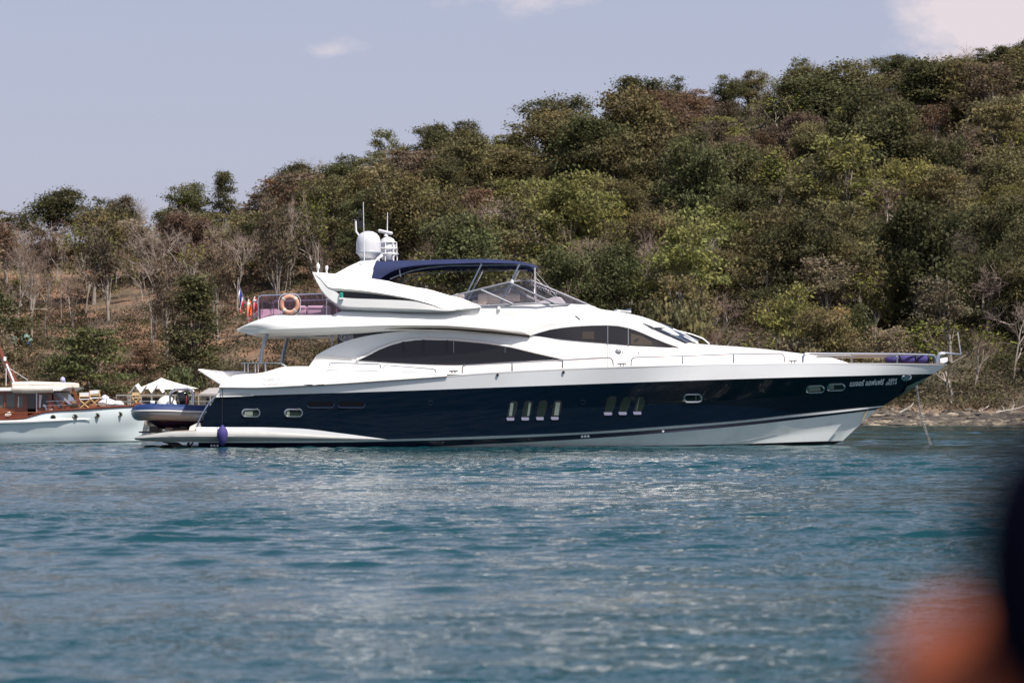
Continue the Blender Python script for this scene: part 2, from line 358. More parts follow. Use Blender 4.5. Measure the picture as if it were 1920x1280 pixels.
# ------------------------------------------------------------------ leaves: numpy helpers
def leaf_material(name, transl=.34):
    m = bpy.data.materials.new(name); m.use_nodes = True; nt = m.node_tree; nt.nodes.clear(); L = nt.links.new
    o = nt.nodes.new('ShaderNodeOutputMaterial'); d = nt.nodes.new('ShaderNodeBsdfDiffuse'); t = nt.nodes.new('ShaderNodeBsdfTranslucent'); x = nt.nodes.new('ShaderNodeMixShader'); x.inputs[0].default_value = transl
    oi = nt.nodes.new('ShaderNodeObjectInfo'); va = nt.nodes.new('ShaderNodeVertexColor'); va.layer_name = 'tone'
    mu = nt.nodes.new('ShaderNodeMix'); mu.data_type = 'RGBA'; mu.blend_type = 'MULTIPLY'; mu.inputs[0].default_value = 1
    L(oi.outputs['Color'], mu.inputs[6]); L(va.outputs[0], mu.inputs[7]); L(mu.outputs[2], d.inputs[0]); L(mu.outputs[2], t.inputs[0])
    L(d.outputs[0], x.inputs[1]); L(t.outputs[0], x.inputs[2]); L(x.outputs[0], o.inputs[0]); return m
LEAF = leaf_material('leaf'); TWIG = leaf_material('dry_twig', 0.0)
BARK = mat('bark', (.20, .16, .125), .9, vary=(3, (.13, .10, .08), .4, .7)); PALEBARK = mat('pale_bark', (.30, .26, .22), .9, vary=(2, (.20, .17, .14), .4, .7))
def quads_mesh(name, C, S, tone, g, up=.35, aspect=.62):
    """leaf-sized faces at centres C, sizes S, colours tone, in random directions leaning up."""
    n = len(C); nrm = g.normal(size=(n, 3)); nrm[:, 2] = np.abs(nrm[:, 2])+up; nrm /= np.linalg.norm(nrm, axis=1)[:, None]
    a = np.cross(nrm, g.normal(size=(n, 3))); a /= np.linalg.norm(a, axis=1)[:, None]; b = np.cross(nrm, a)
    a = a*S[:, None]*.5; b = b*S[:, None]*.5*aspect
    V = np.stack([C-a-b*.3, C-a*.1-b, C+a+b*.1, C+a*.1+b], 1).reshape(-1, 3); return raw_mesh(name, V, np.arange(4*n).reshape(n, 4), np.repeat(tone, 4, 0))
def raw_mesh(name, V, f, tone=None):
    k = f.shape[1]; me = bpy.data.meshes.new(name); me.vertices.add(len(V)); me.vertices.foreach_set('co', V.astype(np.float32).ravel()); me.loops.add(f.size); me.loops.foreach_set('vertex_index', f.ravel().astype(np.int32))
    me.polygons.add(len(f)); me.polygons.foreach_set('loop_start', np.arange(0, f.size, k, dtype=np.int32)); me.update(calc_edges=True)
    if tone is not None:
        c = me.color_attributes.new('tone', 'FLOAT_COLOR', 'POINT'); q = np.ones((len(V), 4), np.float32); q[:, :3] = tone; c.data.foreach_set('color', q.ravel())
    return me
def limb(mb, a, b, r0, r1, n=5, bow=.12, g=None):
    a, b = Vector(a), Vector(b); d = b-a; o = Vector(g.normal(0, 1, 3)) * d.length*bow if g is not None else Vector((0, 0, 0))
    mb.tube([a.lerp(b, t)+o*(4*t*(1-t))*.5 for t in (0, .25, .5, .75, 1)], [r0+(r1-r0)*t for t in (0, .25, .5, .75, 1)], n, cap=False)
PROTO = {}
def leafy(key, seed, w=5.2, h=4.6, trunk=2.0, clumps=90, per=130, size=.195, cr=.62, flat=.75, layered=False, gap=.0, bark=BARK, power=.45, cone=False):
    """tapered trunk, limbs to each leaf clump, clumps spread unevenly through the crown's volume."""
    g = np.random.default_rng(seed); tb = MB(); C = []; T = []; S = []
    base = Vector((0, 0, -.8)); top = Vector((g.normal(0, .25), g.normal(0, .25), trunk+h*.45)); limb(tb, base, top, .17, .07, 7, .04, g)
    lobes = [(g.uniform(-.28, .28)*w, g.uniform(-.28, .28)*w, trunk+h*(.12+.68*(k_+g.uniform(.2, .8))/7), g.uniform(.27, .42)*w*(1-.25*k_/7)) for k_ in range(7)]
    for k in range(clumps):
        if layered:
            z = trunk+h*((k % 7)/6.5)**.9; rr = w*.5*(1-.55*(k % 7)/7.0)*g.uniform(.25, 1); a = g.uniform(0, 6.283); p = np.array([rr*math.cos(a), rr*math.sin(a), z])
        elif cone:
            t = g.uniform(0, 1)**.8; rr = w*.5*(1-.72*t)*g.uniform(.3, 1)**.5; a = g.uniform(0, 6.283); p = np.array([rr*math.cos(a), rr*math.sin(a), trunk*.5+(h+trunk*.5)*t])
        else:
            lx, ly, lz, lr = lobes[g.integers(7)]; v = g.normal(size=3); v /= np.linalg.norm(v); v[2] = v[2]*.85+.1; p = np.array([lx, ly, lz])+v*lr*g.uniform(.45, 1)**power*np.array([1, 1, flat])
        if g.random() < gap: continue
        s = cr*g.uniform(.7, 1.35); q = g.normal(size=(per, 3))*np.array([s, s, s*(.28 if layered else .55)])*.62; C.append(p+q)
        tone = np.array([1, 1, 1])*g.uniform(.74, 1.25)*np.array([g.uniform(.93, 1.09), 1, g.uniform(.88, 1.1)]); tt = np.repeat(tone[None], per, 0)*g.uniform(.82, 1.18, (per, 1)); T.append(tt); S.append(g.uniform(.6, 1.35, per)*size)
        if k % 3 == 0:
            t = g.uniform(.35, .95); limb(tb, base.lerp(top, t), Vector(p), .06*(1.3-t), .015, 4, .14, g)
    me = quads_mesh(key+'_crown', np.concatenate(C), np.concatenate(S), np.concatenate(T), g); me.materials.append(LEAF); C = np.concatenate(C); PROTO[key] = (me, trunk_mesh(tb, bark), float(np.percentile(C[:, 2], 99.3)), float(np.percentile(np.abs(C[:, :2]), 97)*2))
def trunk_mesh(tb, m):
    me = bpy.data.meshes.new('trunk'); me.from_pydata([tuple(v) for v in tb.v], [], tb.f); me.materials.append(m); me.polygons.foreach_set('use_smooth', [True]*len(me.polygons)); me.update(); return me
def barky(key, seed, h=6.0, w=5.0, trunk=1.6, leaves=0, dens=1.0, bark=PALEBARK):
    """leafless (or nearly leafless) tree: forking trunk, limbs, branches and a haze of fine twigs."""
    g = np.random.default_rng(seed); tb = MB(); V = []; TN = []; LC = []
    def twig(a, b, r):
        d = b-a; u = d.orthogonal().normalized(); w_ = d.cross(u).normalized(); th = g.uniform(0, 6.28); s = (u*math.cos(th)+w_*math.sin(th))*r
        V.extend([tuple(a-s), tuple(a+s), tuple(b+s*.35), tuple(b-s*.35)]); TN.extend([g.uniform(.7, 1.25)]*4)
    def grow(a, d, l, r, lev):
        b = a+d*l; mid = a.lerp(b, .5)+Vector(g.normal(0, l*.06, 3))
        if lev <= 2: tb.tube([a, mid, b], [r*.8, r*.7, r*.55], 5 if lev < 2 else 4, cap=False)
        elif lev == 3: twig(a, mid, r*.9); twig(mid, b, r*.7)
        else: twig(a, b, max(r, .009))
        if lev >= 5:
            LC.append(tuple(b)); return
        for q in range((3, 3, 4, 6, 5)[lev] if lev else 4):
            t = 1 if (q == 0 and lev) else g.uniform(.45, 1); p = a.lerp(b, t) if lev else a.lerp(b, g.uniform(.6, 1))
            sp = (.55, .55, .6, .75, .9)[lev]; v = (d+Vector(g.normal(0, sp, 3))); v.z += .18; v.normalize()
            if g.random() < dens: grow(p, v, l*g.uniform(.52, .82) if lev else h*.34*g.uniform(.7, 1.1), r*(.62 if lev < 2 else .55), lev+1)
    grow(Vector((0, 0, -.8)), Vector((g.normal(0, .08), g.normal(0, .08), 1)).normalized(), trunk+.8, .125, 0)
    V = np.array(V); f = np.arange(len(V)).reshape(-1, 4); tn = np.repeat(np.array(TN)[:, None], 3, 1)
    if leaves:
        LCs = np.array(LC)[g.integers(0, len(LC), leaves)]+g.normal(0, .12, (leaves, 3)); PROTO_L = quads_mesh('tmp', LCs, g.uniform(.14, .3, leaves), np.repeat(g.uniform(.7, 1.3, (leaves, 1)), 3, 1), g)
        lv = np.empty(leaves*12, np.float32); PROTO_L.vertices.foreach_get('co', lv); lv = lv.reshape(-1, 3); lt = np.repeat(g.uniform(.7, 1.3, leaves), 4)
        f = np.concatenate([f, np.arange(len(lv)).reshape(-1, 4)+len(V)]); V = np.concatenate([V, lv]); tn = np.concatenate([tn, np.stack([lt*.62, lt*.8, lt*.30], 1)]); bpy.data.meshes.remove(PROTO_L)
    me = raw_mesh(key+'_crown', V, f, tn); me.materials.append(TWIG); PROTO[key] = (me, trunk_mesh(tb, bark), float(V[:, 2].max()), float(np.percentile(np.abs(V[:, :2]), 96)*2))
for k in range(4): leafy('leafy%d' % k, 20+k, w=(5.4, 4.8, 5.8, 4.6)[k], h=(5.2, 5.6, 4.8, 6.2)[k], trunk=(.7, .9, .5, 1.1)[k])
for k in range(2): leafy('sparse%d' % k, 40+k, w=4.8, h=5.2, trunk=1.6, clumps=60, per=58, size=.215, cr=.5, gap=.1, bark=PALEBARK)
for k in range(2): leafy('layered%d' % k, 50+k, w=6.4, h=4.0, trunk=1.3, clumps=62, per=100, layered=True, cr=.78, size=.225)
leafy('column', 60, w=4.4, h=7.0, trunk=1.6, clumps=96, per=100, cone=True, cr=.6, size=.22)
leafy('bush', 61, w=3.2, h=1.9, trunk=.3, clumps=34, per=60, cr=.5, size=.24, flat=.8)
for k in range(4): barky('bare%d' % k, 70+k, h=(6, 5.4, 6.6, 5.0)[k], trunk=(1.8, 1.3, 2.4, 1.0)[k], leaves=(0, 0, 0, 260)[k], dens=.93)
barky('bare4', 75, h=6.5, trunk=3.8, leaves=0, dens=.9)
barky('halfbare1', 82, h=6.2, trunk=3.0, leaves=1300, dens=.9)
barky('halfbare', 80, h=5.6, trunk=1.8, leaves=1500, dens=.9)
COLS = {'dark green': (.057, .059, .030), 'deep green': (.060, .067, .032), 'olive green': (.094, .086, .043), 'yellow-green': (.116, .116, .044), 'russet brown': (.100, .070, .046), 'dull brown': (.088, .073, .051),
        'golden tan': (.205, .155, .075), 'grey-twigged bare': (.165, .138, .117), 'brown-twigged bare': (.125, .096, .077), 'half-bare olive': (.125, .108, .072), 'dark red-brown': (.075, .054, .041)}
TREES = []
LIM = pchip([-300, 0, 95, 200, 260, 366, 421, 455, 537, 590, 650, 690, 727, 768, 818, 872, 968, 1050, 1100, 1130, 1212, 1295, 1362, 1450, 1530, 1700, 1850, 1912, 2200], [410, 405, 375, 385, 400, 356, 360, 390, 325, 320, 310, 300, 285, 275, 242, 240, 262, 192, 212, 226, 160, 174, 152, 142, 122, 112, 100, 84, 70])
def tree(px, Y, top=None, kind='dark green', key=None, width=None, x=None, zs=1.0):
    """px = column where it stands at distance Y; top = photo row its crown reaches (or None), width in photo pixels."""
    x = (px-CX)/F*Y if x is None else x; z = ground(x, Y)
    if key is None:
        fam = ['bare0', 'bare1', 'bare2', 'bare3', 'bare4', 'halfbare'] if 'bare' in kind and 'half' not in kind else ['halfbare', 'halfbare1', 'bare3', 'sparse0', 'sparse1'] if 'half' in kind else ['leafy0', 'leafy1', 'leafy2', 'leafy3', 'layered0', 'layered1', 'sparse0', 'sparse1', 'sparse0', 'sparse1'] if kind in ('olive green', 'yellow-green', 'russet brown', 'dull brown', 'dark red-brown') else ['leafy0', 'leafy1', 'leafy2', 'leafy3']
        key = fam[rng.integers(len(fam))]
    me, tr, hh, ww = PROTO[key]
    sz = ((EYE+(HY-top)/F*Y)-z)/hh if top is not None else (width/F*Y/ww*rng.uniform(.85, 1.15) if width else rng.uniform(.8, 1.15))
    if top is None: sz = min(sz, (EYE+(HY-LIM(px)-rng.uniform(1, 16))/F*Y-z)/hh, 6.4/hh if 'bare' in kind else 9)
    sz = max(.35, sz*zs); sw = width/F*Y/ww if width else sz*rng.uniform(.9, 1.15)
    TREES.append(dict(x=x, y=Y, z=z, key=key, kind=kind, sx=sw, sz=sz, top=EYE+0, px=px, py=HY-(z+hh*sz*.6-EYE)/Y*F))
# skyline trees read off the photograph: column, row of the crown's top, width, kind
for px, top, w, kind, key in [(-60, 392, 110, 'dark green', None), (18, 398, 95, 'olive green', 'sparse1'), (42, 384, 60, 'brown-twigged bare', 'bare1'), (95, 356, 98, 'dark green', 'leafy1'), (140, 385, 50, 'olive green', 'sparse0'), (172, 373, 52, 'dark green', 'sparse1'), (218, 369, 66, 'dull brown', 'leafy1'), (232, 392, 70, 'dark green', 'column'),
    (262, 366, 46, 'grey-twigged bare', 'bare0'), (330, 372, 80, 'half-bare olive', 'halfbare'), (366, 344, 76, 'deep green', 'leafy3'), (421, 323, 42, 'dark green', 'column'), (455, 382, 60, 'half-bare olive', None), (505, 372, 60, 'olive green', 'sparse0'), (537, 308, 78, 'dark green', 'leafy1'), (590, 283, 66, 'half-bare olive', 'bare2'), (622, 300, 50, 'grey-twigged bare', 'bare0'), (652, 290, 62, 'dark green', 'sparse1'), (690, 282, 70, 'half-bare olive', 'halfbare'), (727, 243, 58, 'yellow-green', 'sparse0'),
    (768, 272, 66, 'olive green', None), (818, 232, 74, 'dark green', 'leafy1'), (872, 231, 84, 'dark green', 'leafy0'), (925, 250, 62, 'half-bare olive', 'halfbare'), (968, 254, 60, 'olive green', 'leafy3'), (992, 238, 40, 'grey-twigged bare', 'bare1'), (1050, 181, 112, 'dark green', 'leafy2'), (1092, 205, 66, 'olive green', None), (1130, 222, 56, 'olive green', None), (1165, 205, 60, 'dark green', 'leafy0'), (1212, 149, 112, 'dark green', 'leafy1'), (1258, 146, 50, 'dark green', 'sparse1'),
    (1295, 168, 66, 'russet brown', 'leafy3'), (1338, 152, 36, 'brown-twigged bare', 'bare1'), (1362, 146, 58, 'dark green', 'leafy3'), (1405, 136, 70, 'olive green', 'leafy0'), (1448, 140, 60, 'half-bare olive', None), (1495, 110, 50, 'deep green', 'sparse0'), (1530, 112, 70, 'grey-twigged bare', 'bare0'), (1575, 118, 70, 'half-bare olive', 'halfbare'), (1620, 108, 70, 'half-bare olive', 'bare3'), (1655, 110, 60, 'deep green', 'leafy2'), (1695, 103, 58, 'dark green', 'leafy3'),
    (1742, 97, 70, 'grey-twigged bare', 'bare1'), (1780, 93, 56, 'grey-twigged bare', 'bare0'), (1818, 83, 72, 'grey-twigged bare', 'bare2'), (1850, 95, 60, 'dark green', 'leafy3'), (1880, 88, 48, 'dark green', 'column'), (1912, 77, 64, 'dark green', 'leafy1'), (1965, 70, 90, 'olive green', None)]:
    tree(px, RY-2+rng.uniform(-3, 3), top, kind, key, w*1.12)
# named trees of the slope
for px, Y, top, w, kind, key in [(362, 208, 520, 108, 'dark green', 'column'), (172, 200, 617, 165, 'deep green', 'layered0'), (106, 199, 668, 90, 'deep green', 'layered1'), (560, 190, 700, 60, 'deep green', 'bush'), (345, 192, 690, 70, 'deep green', 'bush'), (40, 250, 430, 100, 'brown-twigged bare', 'bare2'), (60, 240, 436, 90, 'brown-twigged bare', 'bare0'), (300, 262, 400, 110, 'grey-twigged bare', 'bare2'), (290, 230, 450, 120, 'grey-twigged bare', 'bare0'), (350, 268, 405, 110, 'dark red-brown', 'leafy1'), (420, 258, 400, 100, 'brown-twigged bare', 'bare1'), (450, 240, 400, 105, 'grey-twigged bare', 'bare2'), (400, 235, 460, 80, 'brown-twigged bare', 'bare0'),
    (185, 215, 560, 60, 'grey-twigged bare', 'bare2'), (545, 268, 352, 100, 'russet brown', 'leafy0'), (1370, 258, 283, 145, 'yellow-green', 'leafy2'), (1528, 240, 322, 108, 'yellow-green', 'leafy0'), (1350, 275, 222, 120, 'yellow-green', 'layered0'), (1715, 236, 300, 130, 'yellow-green', 'leafy2'), (1870, 232, 352, 120, 'yellow-green', 'leafy0'), (1665, 232, 332, 120, 'brown-twigged bare', 'bare0'), (1560, 196, 580, 62, 'golden tan', 'leafy1'), (1488, 190, 632, 80, 'half-bare olive', 'bush'), (1450, 200, 566, 105, 'olive green', 'leafy2'), (1340, 196, 592, 130, 'brown-twigged bare', 'bare1'), (1400, 192, 612, 110, 'brown-twigged bare', 'bare3'),
    (1228, 212, 410, 88, 'grey-twigged bare', 'bare2'), (1320, 214, 420, 92, 'grey-twigged bare', 'bare2'), (1105, 214, 400, 90, 'half-bare olive', 'bare2'), (1270, 190, 566, 110, 'olive green', 'bush'), (1832, 187, 598, 85, 'brown-twigged bare', 'bare2'), (1130, 280, 250, 80, 'grey-twigged bare', 'bare0'), (1160, 272, 262, 60, 'dark red-brown', 'leafy3'), (1060, 200, 500, 110, 'brown-twigged bare', 'bare1'), (1740, 212, 520, 110, 'half-bare olive', 'sparse0'), (1810, 222, 430, 100, 'grey-twigged bare', 'bare0'), (1890, 205, 460, 120, 'dark green', 'leafy2'), (1480, 262, 215, 110, 'dark red-brown', 'leafy0'), (1520, 268, 205, 90, 'brown-twigged bare', 'bare0'), (1630, 285, 128, 80, 'grey-twigged bare', 'bare2')]:
    tree(px, Y, top, kind, key, w)
# the rest of the forest: jittered rows up the slope, kinds in patches
MIX = ['dark green', 'deep green', 'olive green', 'olive green', 'yellow-green', 'russet brown', 'dull brown', 'half-bare olive', 'grey-twigged bare', 'brown-twigged bare']
def pick(px, Y):
    left = px < 640; n = mnoise.noise((px*.006, Y*.03, 2.0)); m2 = mnoise.noise((px*.02, Y*.08, 9.0)); high = (Y-180)/120
    if left: p = [.07, .04, .12, .08, .02, .10, .13, .16, .16, .12]
    else: p = [.13, .10, .18, .11, .085, .08, .08, .095, .085, .055]
    p = np.array(p); p[4] *= 1.8 if n > .1 and high < .75 else .5; p[5:7] *= 1.6 if n < -.05 or high > .7 else .7; p[0:2] *= 1.5 if m2 > .1 else .8; p[8:10] *= 1.4 if m2 < -.1 else .7
    return MIX[rng.choice(10, p=p/p.sum())]
Yr = 187.0; row = 0
while Yr < 297:
    step = 88*(1+.10*row/12); px = -90+rng.uniform(0, 60)
    while px < 2010:
        q = px+rng.uniform(-22, 22); Yq = Yr+rng.uniform(-3.2, 3.2); x = (q-CX)/F*Yq; shore = SHORE(CX+x/178*F)
        z = ground(x, Yq); py0 = HY-(z-EYE)/Yq*F
        clear = q < 640 and py0 > 545 and rng.random() < .7                      # the cut slope behind the small boats
        hidden = (620 < q < 1250 and py0-70 > 575) or (430 < q < 1120 and py0-60 > 600) or (480 < q < 1600 and py0-70 > 690)
        near = (250 < q < 445 and Yq < 212) or (60 < q < 250 and Yq < 204) or any(abs(t['px']-q) < 26 and abs(t['y']-Yq) < 3.5 for t in TREES)
        thin = q < 640 and py0 > 440 and rng.random() < .12
        if Yq > shore+12 and not thin and not clear and not hidden and not near: tree(q, Yq, None, pick(q, Yq), None, rng.choice([76, 92, 104, 118, 132, 150, 168])*rng.uniform(.92, 1.08)*(200/Yq)**.35)
        px += step*rng.uniform(.8, 1.2)
    Yr += 7.6+row*.12; row += 1
for k, px in enumerate(range(16, 640, 21)):
    Yq = rng.uniform(222, 276); top = LIM(px)+rng.uniform(25, 130)
    tree(px+rng.uniform(-9, 9), Yq, top, ['grey-twigged bare', 'brown-twigged bare', 'half-bare olive', 'brown-twigged bare', 'dull brown'][k % 5], ['bare4', 'bare2', 'halfbare1', 'bare4', 'sparse1'][k % 5], rng.uniform(62, 92))
# plant them: one object per tree with its crown and trunk
COLUMNS = [(130, 'above the wooden cruiser'), (300, 'above the canvas chairs'), (440, 'above the inflatable tender'), (640, 'above the plum tinted screen'), (780, 'above the satellite dome'), (1010, 'above the navy canopy'), (1250, 'above the wheelhouse'), (1480, 'above the foredeck rail'), (1700, 'above the painted bow name'), (9999, 'beyond the bow tip')]
def rowname(t): return 'skyline' if t['y'] > 292 else 'upper slope' if t['y'] > 262 else 'middle slope' if t['y'] > 228 else 'lower slope' if t['y'] > 200 else 'shore edge'
ORD = ['first', 'second', 'third', 'fourth', 'fifth', 'sixth', 'seventh', 'eighth', 'ninth']
def plant():
    byzone = {}
    for t in TREES:
        t['zone'] = (t['kind'], rowname(t), next(c for b, c in COLUMNS if t['px'] < b)); byzone.setdefault(t['zone'], []).append(t)
    for z, l in byzone.items():
        l.sort(key=lambda t: t['px'])
        for k, t in enumerate(l):
            kind, rw, cl = z; sk = 'bare tree with no leaves' if kind.endswith(' bare') else 'tree'
            nm = (kind[:-5]+' leafless tree') if kind.endswith(' bare') else kind+' tree'
            nm += ' on the skyline' if rw == 'skyline' else ' at the shore edge' if rw == 'shore edge' else ' on the '+rw
            t['label'] = f'{nm} {cl}' if len(l) == 1 else f'{nm} {cl}, {ORD[k]} towards the bow'
    for t in TREES:
        me, tr, hh, ww = PROTO[t['key']]; bare = t['key'].startswith(('bare', 'halfbare'))
        r = thing('bare_tree' if bare else 'bush' if t['key'] == 'bush' else 'leafy_tree', t['label'], 'bush' if t['key'] == 'bush' else 'tree', (t['x'], t['y'], t['z']), t['kind']+' trees on the hillside')
        r.rotation_euler = (0, 0, rng.uniform(0, 6.283)); r.scale = (t['sx'], t['sx'], t['sz'])
        c = COLS[t['kind']]; v = rng.uniform(.78, 1.25); hue = rng.uniform(.94, 1.06)
        for nm, m in (('crown', me), ('trunk', tr)):
            o = bpy.data.objects.new(nm, m); o.color = (1.62*c[0]*v*hue, 1.55*c[1]*v, 1.56*c[2]*v, 1); COL.objects.link(o); o.parent = r
plant()
# undergrowth: one mass of small leaves that covers the slope between the trees
def undergrowth():
    g = np.random.default_rng(11); C = []; S = []; T = []; pal = [COLS[k] for k in ('dark green', 'olive green', 'olive green', 'yellow-green', 'russet brown', 'dull brown', 'half-bare olive', 'deep green')]
    for _ in range(11500):
        Y = g.uniform(176, 312); px = g.uniform(-160, 2080); x = (px-CX)/F*Y; sh = SHORE(CX+x/178*F)
        if Y < sh+10.2: continue
        z = ground(x, Y); py = HY-(z-EYE)/Y*F
        dirt = mnoise.noise((x*.09, Y*.09, 4))
        if px < 640 and py > 500 and (dirt > .2 or g.random() < .1): continue
        hgt = g.uniform(.35, 1.0)*(1.9 if px > 640 else 1.1); wd_ = g.uniform(.6, 1.6); n = int(70*wd_); c = np.array(pal[g.integers(len(pal))] if px > 640 else pal[(4, 5, 4, 6, 1, 0)[g.integers(6)]])*g.uniform(.75, 1.25)
        if Y < sh+16: c = np.array(pal[(4, 5, 6, 1)[g.integers(4)]])*g.uniform(.9, 1.5)
        q = g.normal(size=(n, 3))*np.array([wd_*.55, wd_*.55, hgt*.34]); q[:, 2] = np.abs(q[:, 2])+.1; C.append(np.array([x, Y, z])+q); S.append(g.uniform(.11, .27, n)); T.append(np.repeat(c[None], n, 0)*g.uniform(.7, 1.3, (n, 1)))
    me = quads_mesh('undergrowth', np.concatenate(C), np.concatenate(S), np.concatenate(T), g); me.materials.append(LEAF); o = bpy.data.objects.new('undergrowth', me); o.color = (1, 1, 1, 1); COL.objects.link(o); tag(o, kind='stuff')
undergrowth()
def on_slope(px, py):
    Y = 186.0
    while Y < 298:
        x = (px-CX)/F*Y
        if HY-(ground(x, Y)-EYE)/Y*F <= py: return x, Y, ground(x, Y)
        Y += .25
    return x, Y, ground(x, Y)
def shore_bits():
    g = np.random.default_rng(5); mb = MB()
    for k in range(300):
        px = g.uniform(1500, 2080); sh = SHORE(px); Y = sh+g.choice([g.uniform(-.6, 1.4), g.uniform(2.6, 7.0), g.uniform(7, 11)]); x = (px-CX)/F*Y; s = g.uniform(.1, .42)*(1.3 if Y < sh+1.4 else 1); z = ground(x, Y)
        rows = [[(x+s*math.cos(a)*math.cos(e)*g.uniform(.75, 1.25)*1.5, Y+s*math.sin(a)*math.cos(e)*g.uniform(.75, 1.2), z+s*.55*math.sin(e)*g.uniform(.8, 1.2)) for a in np.arange(7)*.8976] for e in (-.9, -.2, .35, .85, 1.4)]
        mb.grid(rows, True)
    tag(mb.build('shore_rubble', mat('shore_rock', (.075, .062, .05), .95, vary=(1.1, (.28, .23, .17), .5, .66), bump=(6, .6, .05)), smooth=0), kind='stuff')
    wood = mat('driftwood_grey', (.48, .44, .39), .9)
    for (px, Y, L_, tilt, fk, lab) in [(1897, 180.5, 2.2, .35, True, 'pale forked driftwood branch lying on the shore beyond the anchor chain'), (1700, 182.5, 1.0, .5, False, 'short pale driftwood stick on the bank beside the anchor chain'), (1845, 181.5, .7, .2, False, 'small bleached driftwood piece on the tan shore bank')]:
        x = (px-CX)/F*Y; z = ground(x, Y); b = MB(); b.tube([(x-L_/2, Y, z+.05), (x-L_*.1, Y+.1, z+.12+tilt*.2), (x+L_*.25, Y-.1, z+.2+tilt*.5), (x+L_/2, Y, z+.25+tilt)], [.07, .06, .045, .02], 6)
        if fk: b.tube([(x, Y, z+.2), (x+.2, Y+.15, z+.6), (x+.1, Y+.1, z+.95)], [.045, .03, .012], 5); b.tube([(x-.5, Y, z+.1), (x-.6, Y+.2, z+.5)], [.04, .012], 5)
        tag(b.build('driftwood', wood), lab, 'driftwood', 'driftwood on the shore')
shore_bits()
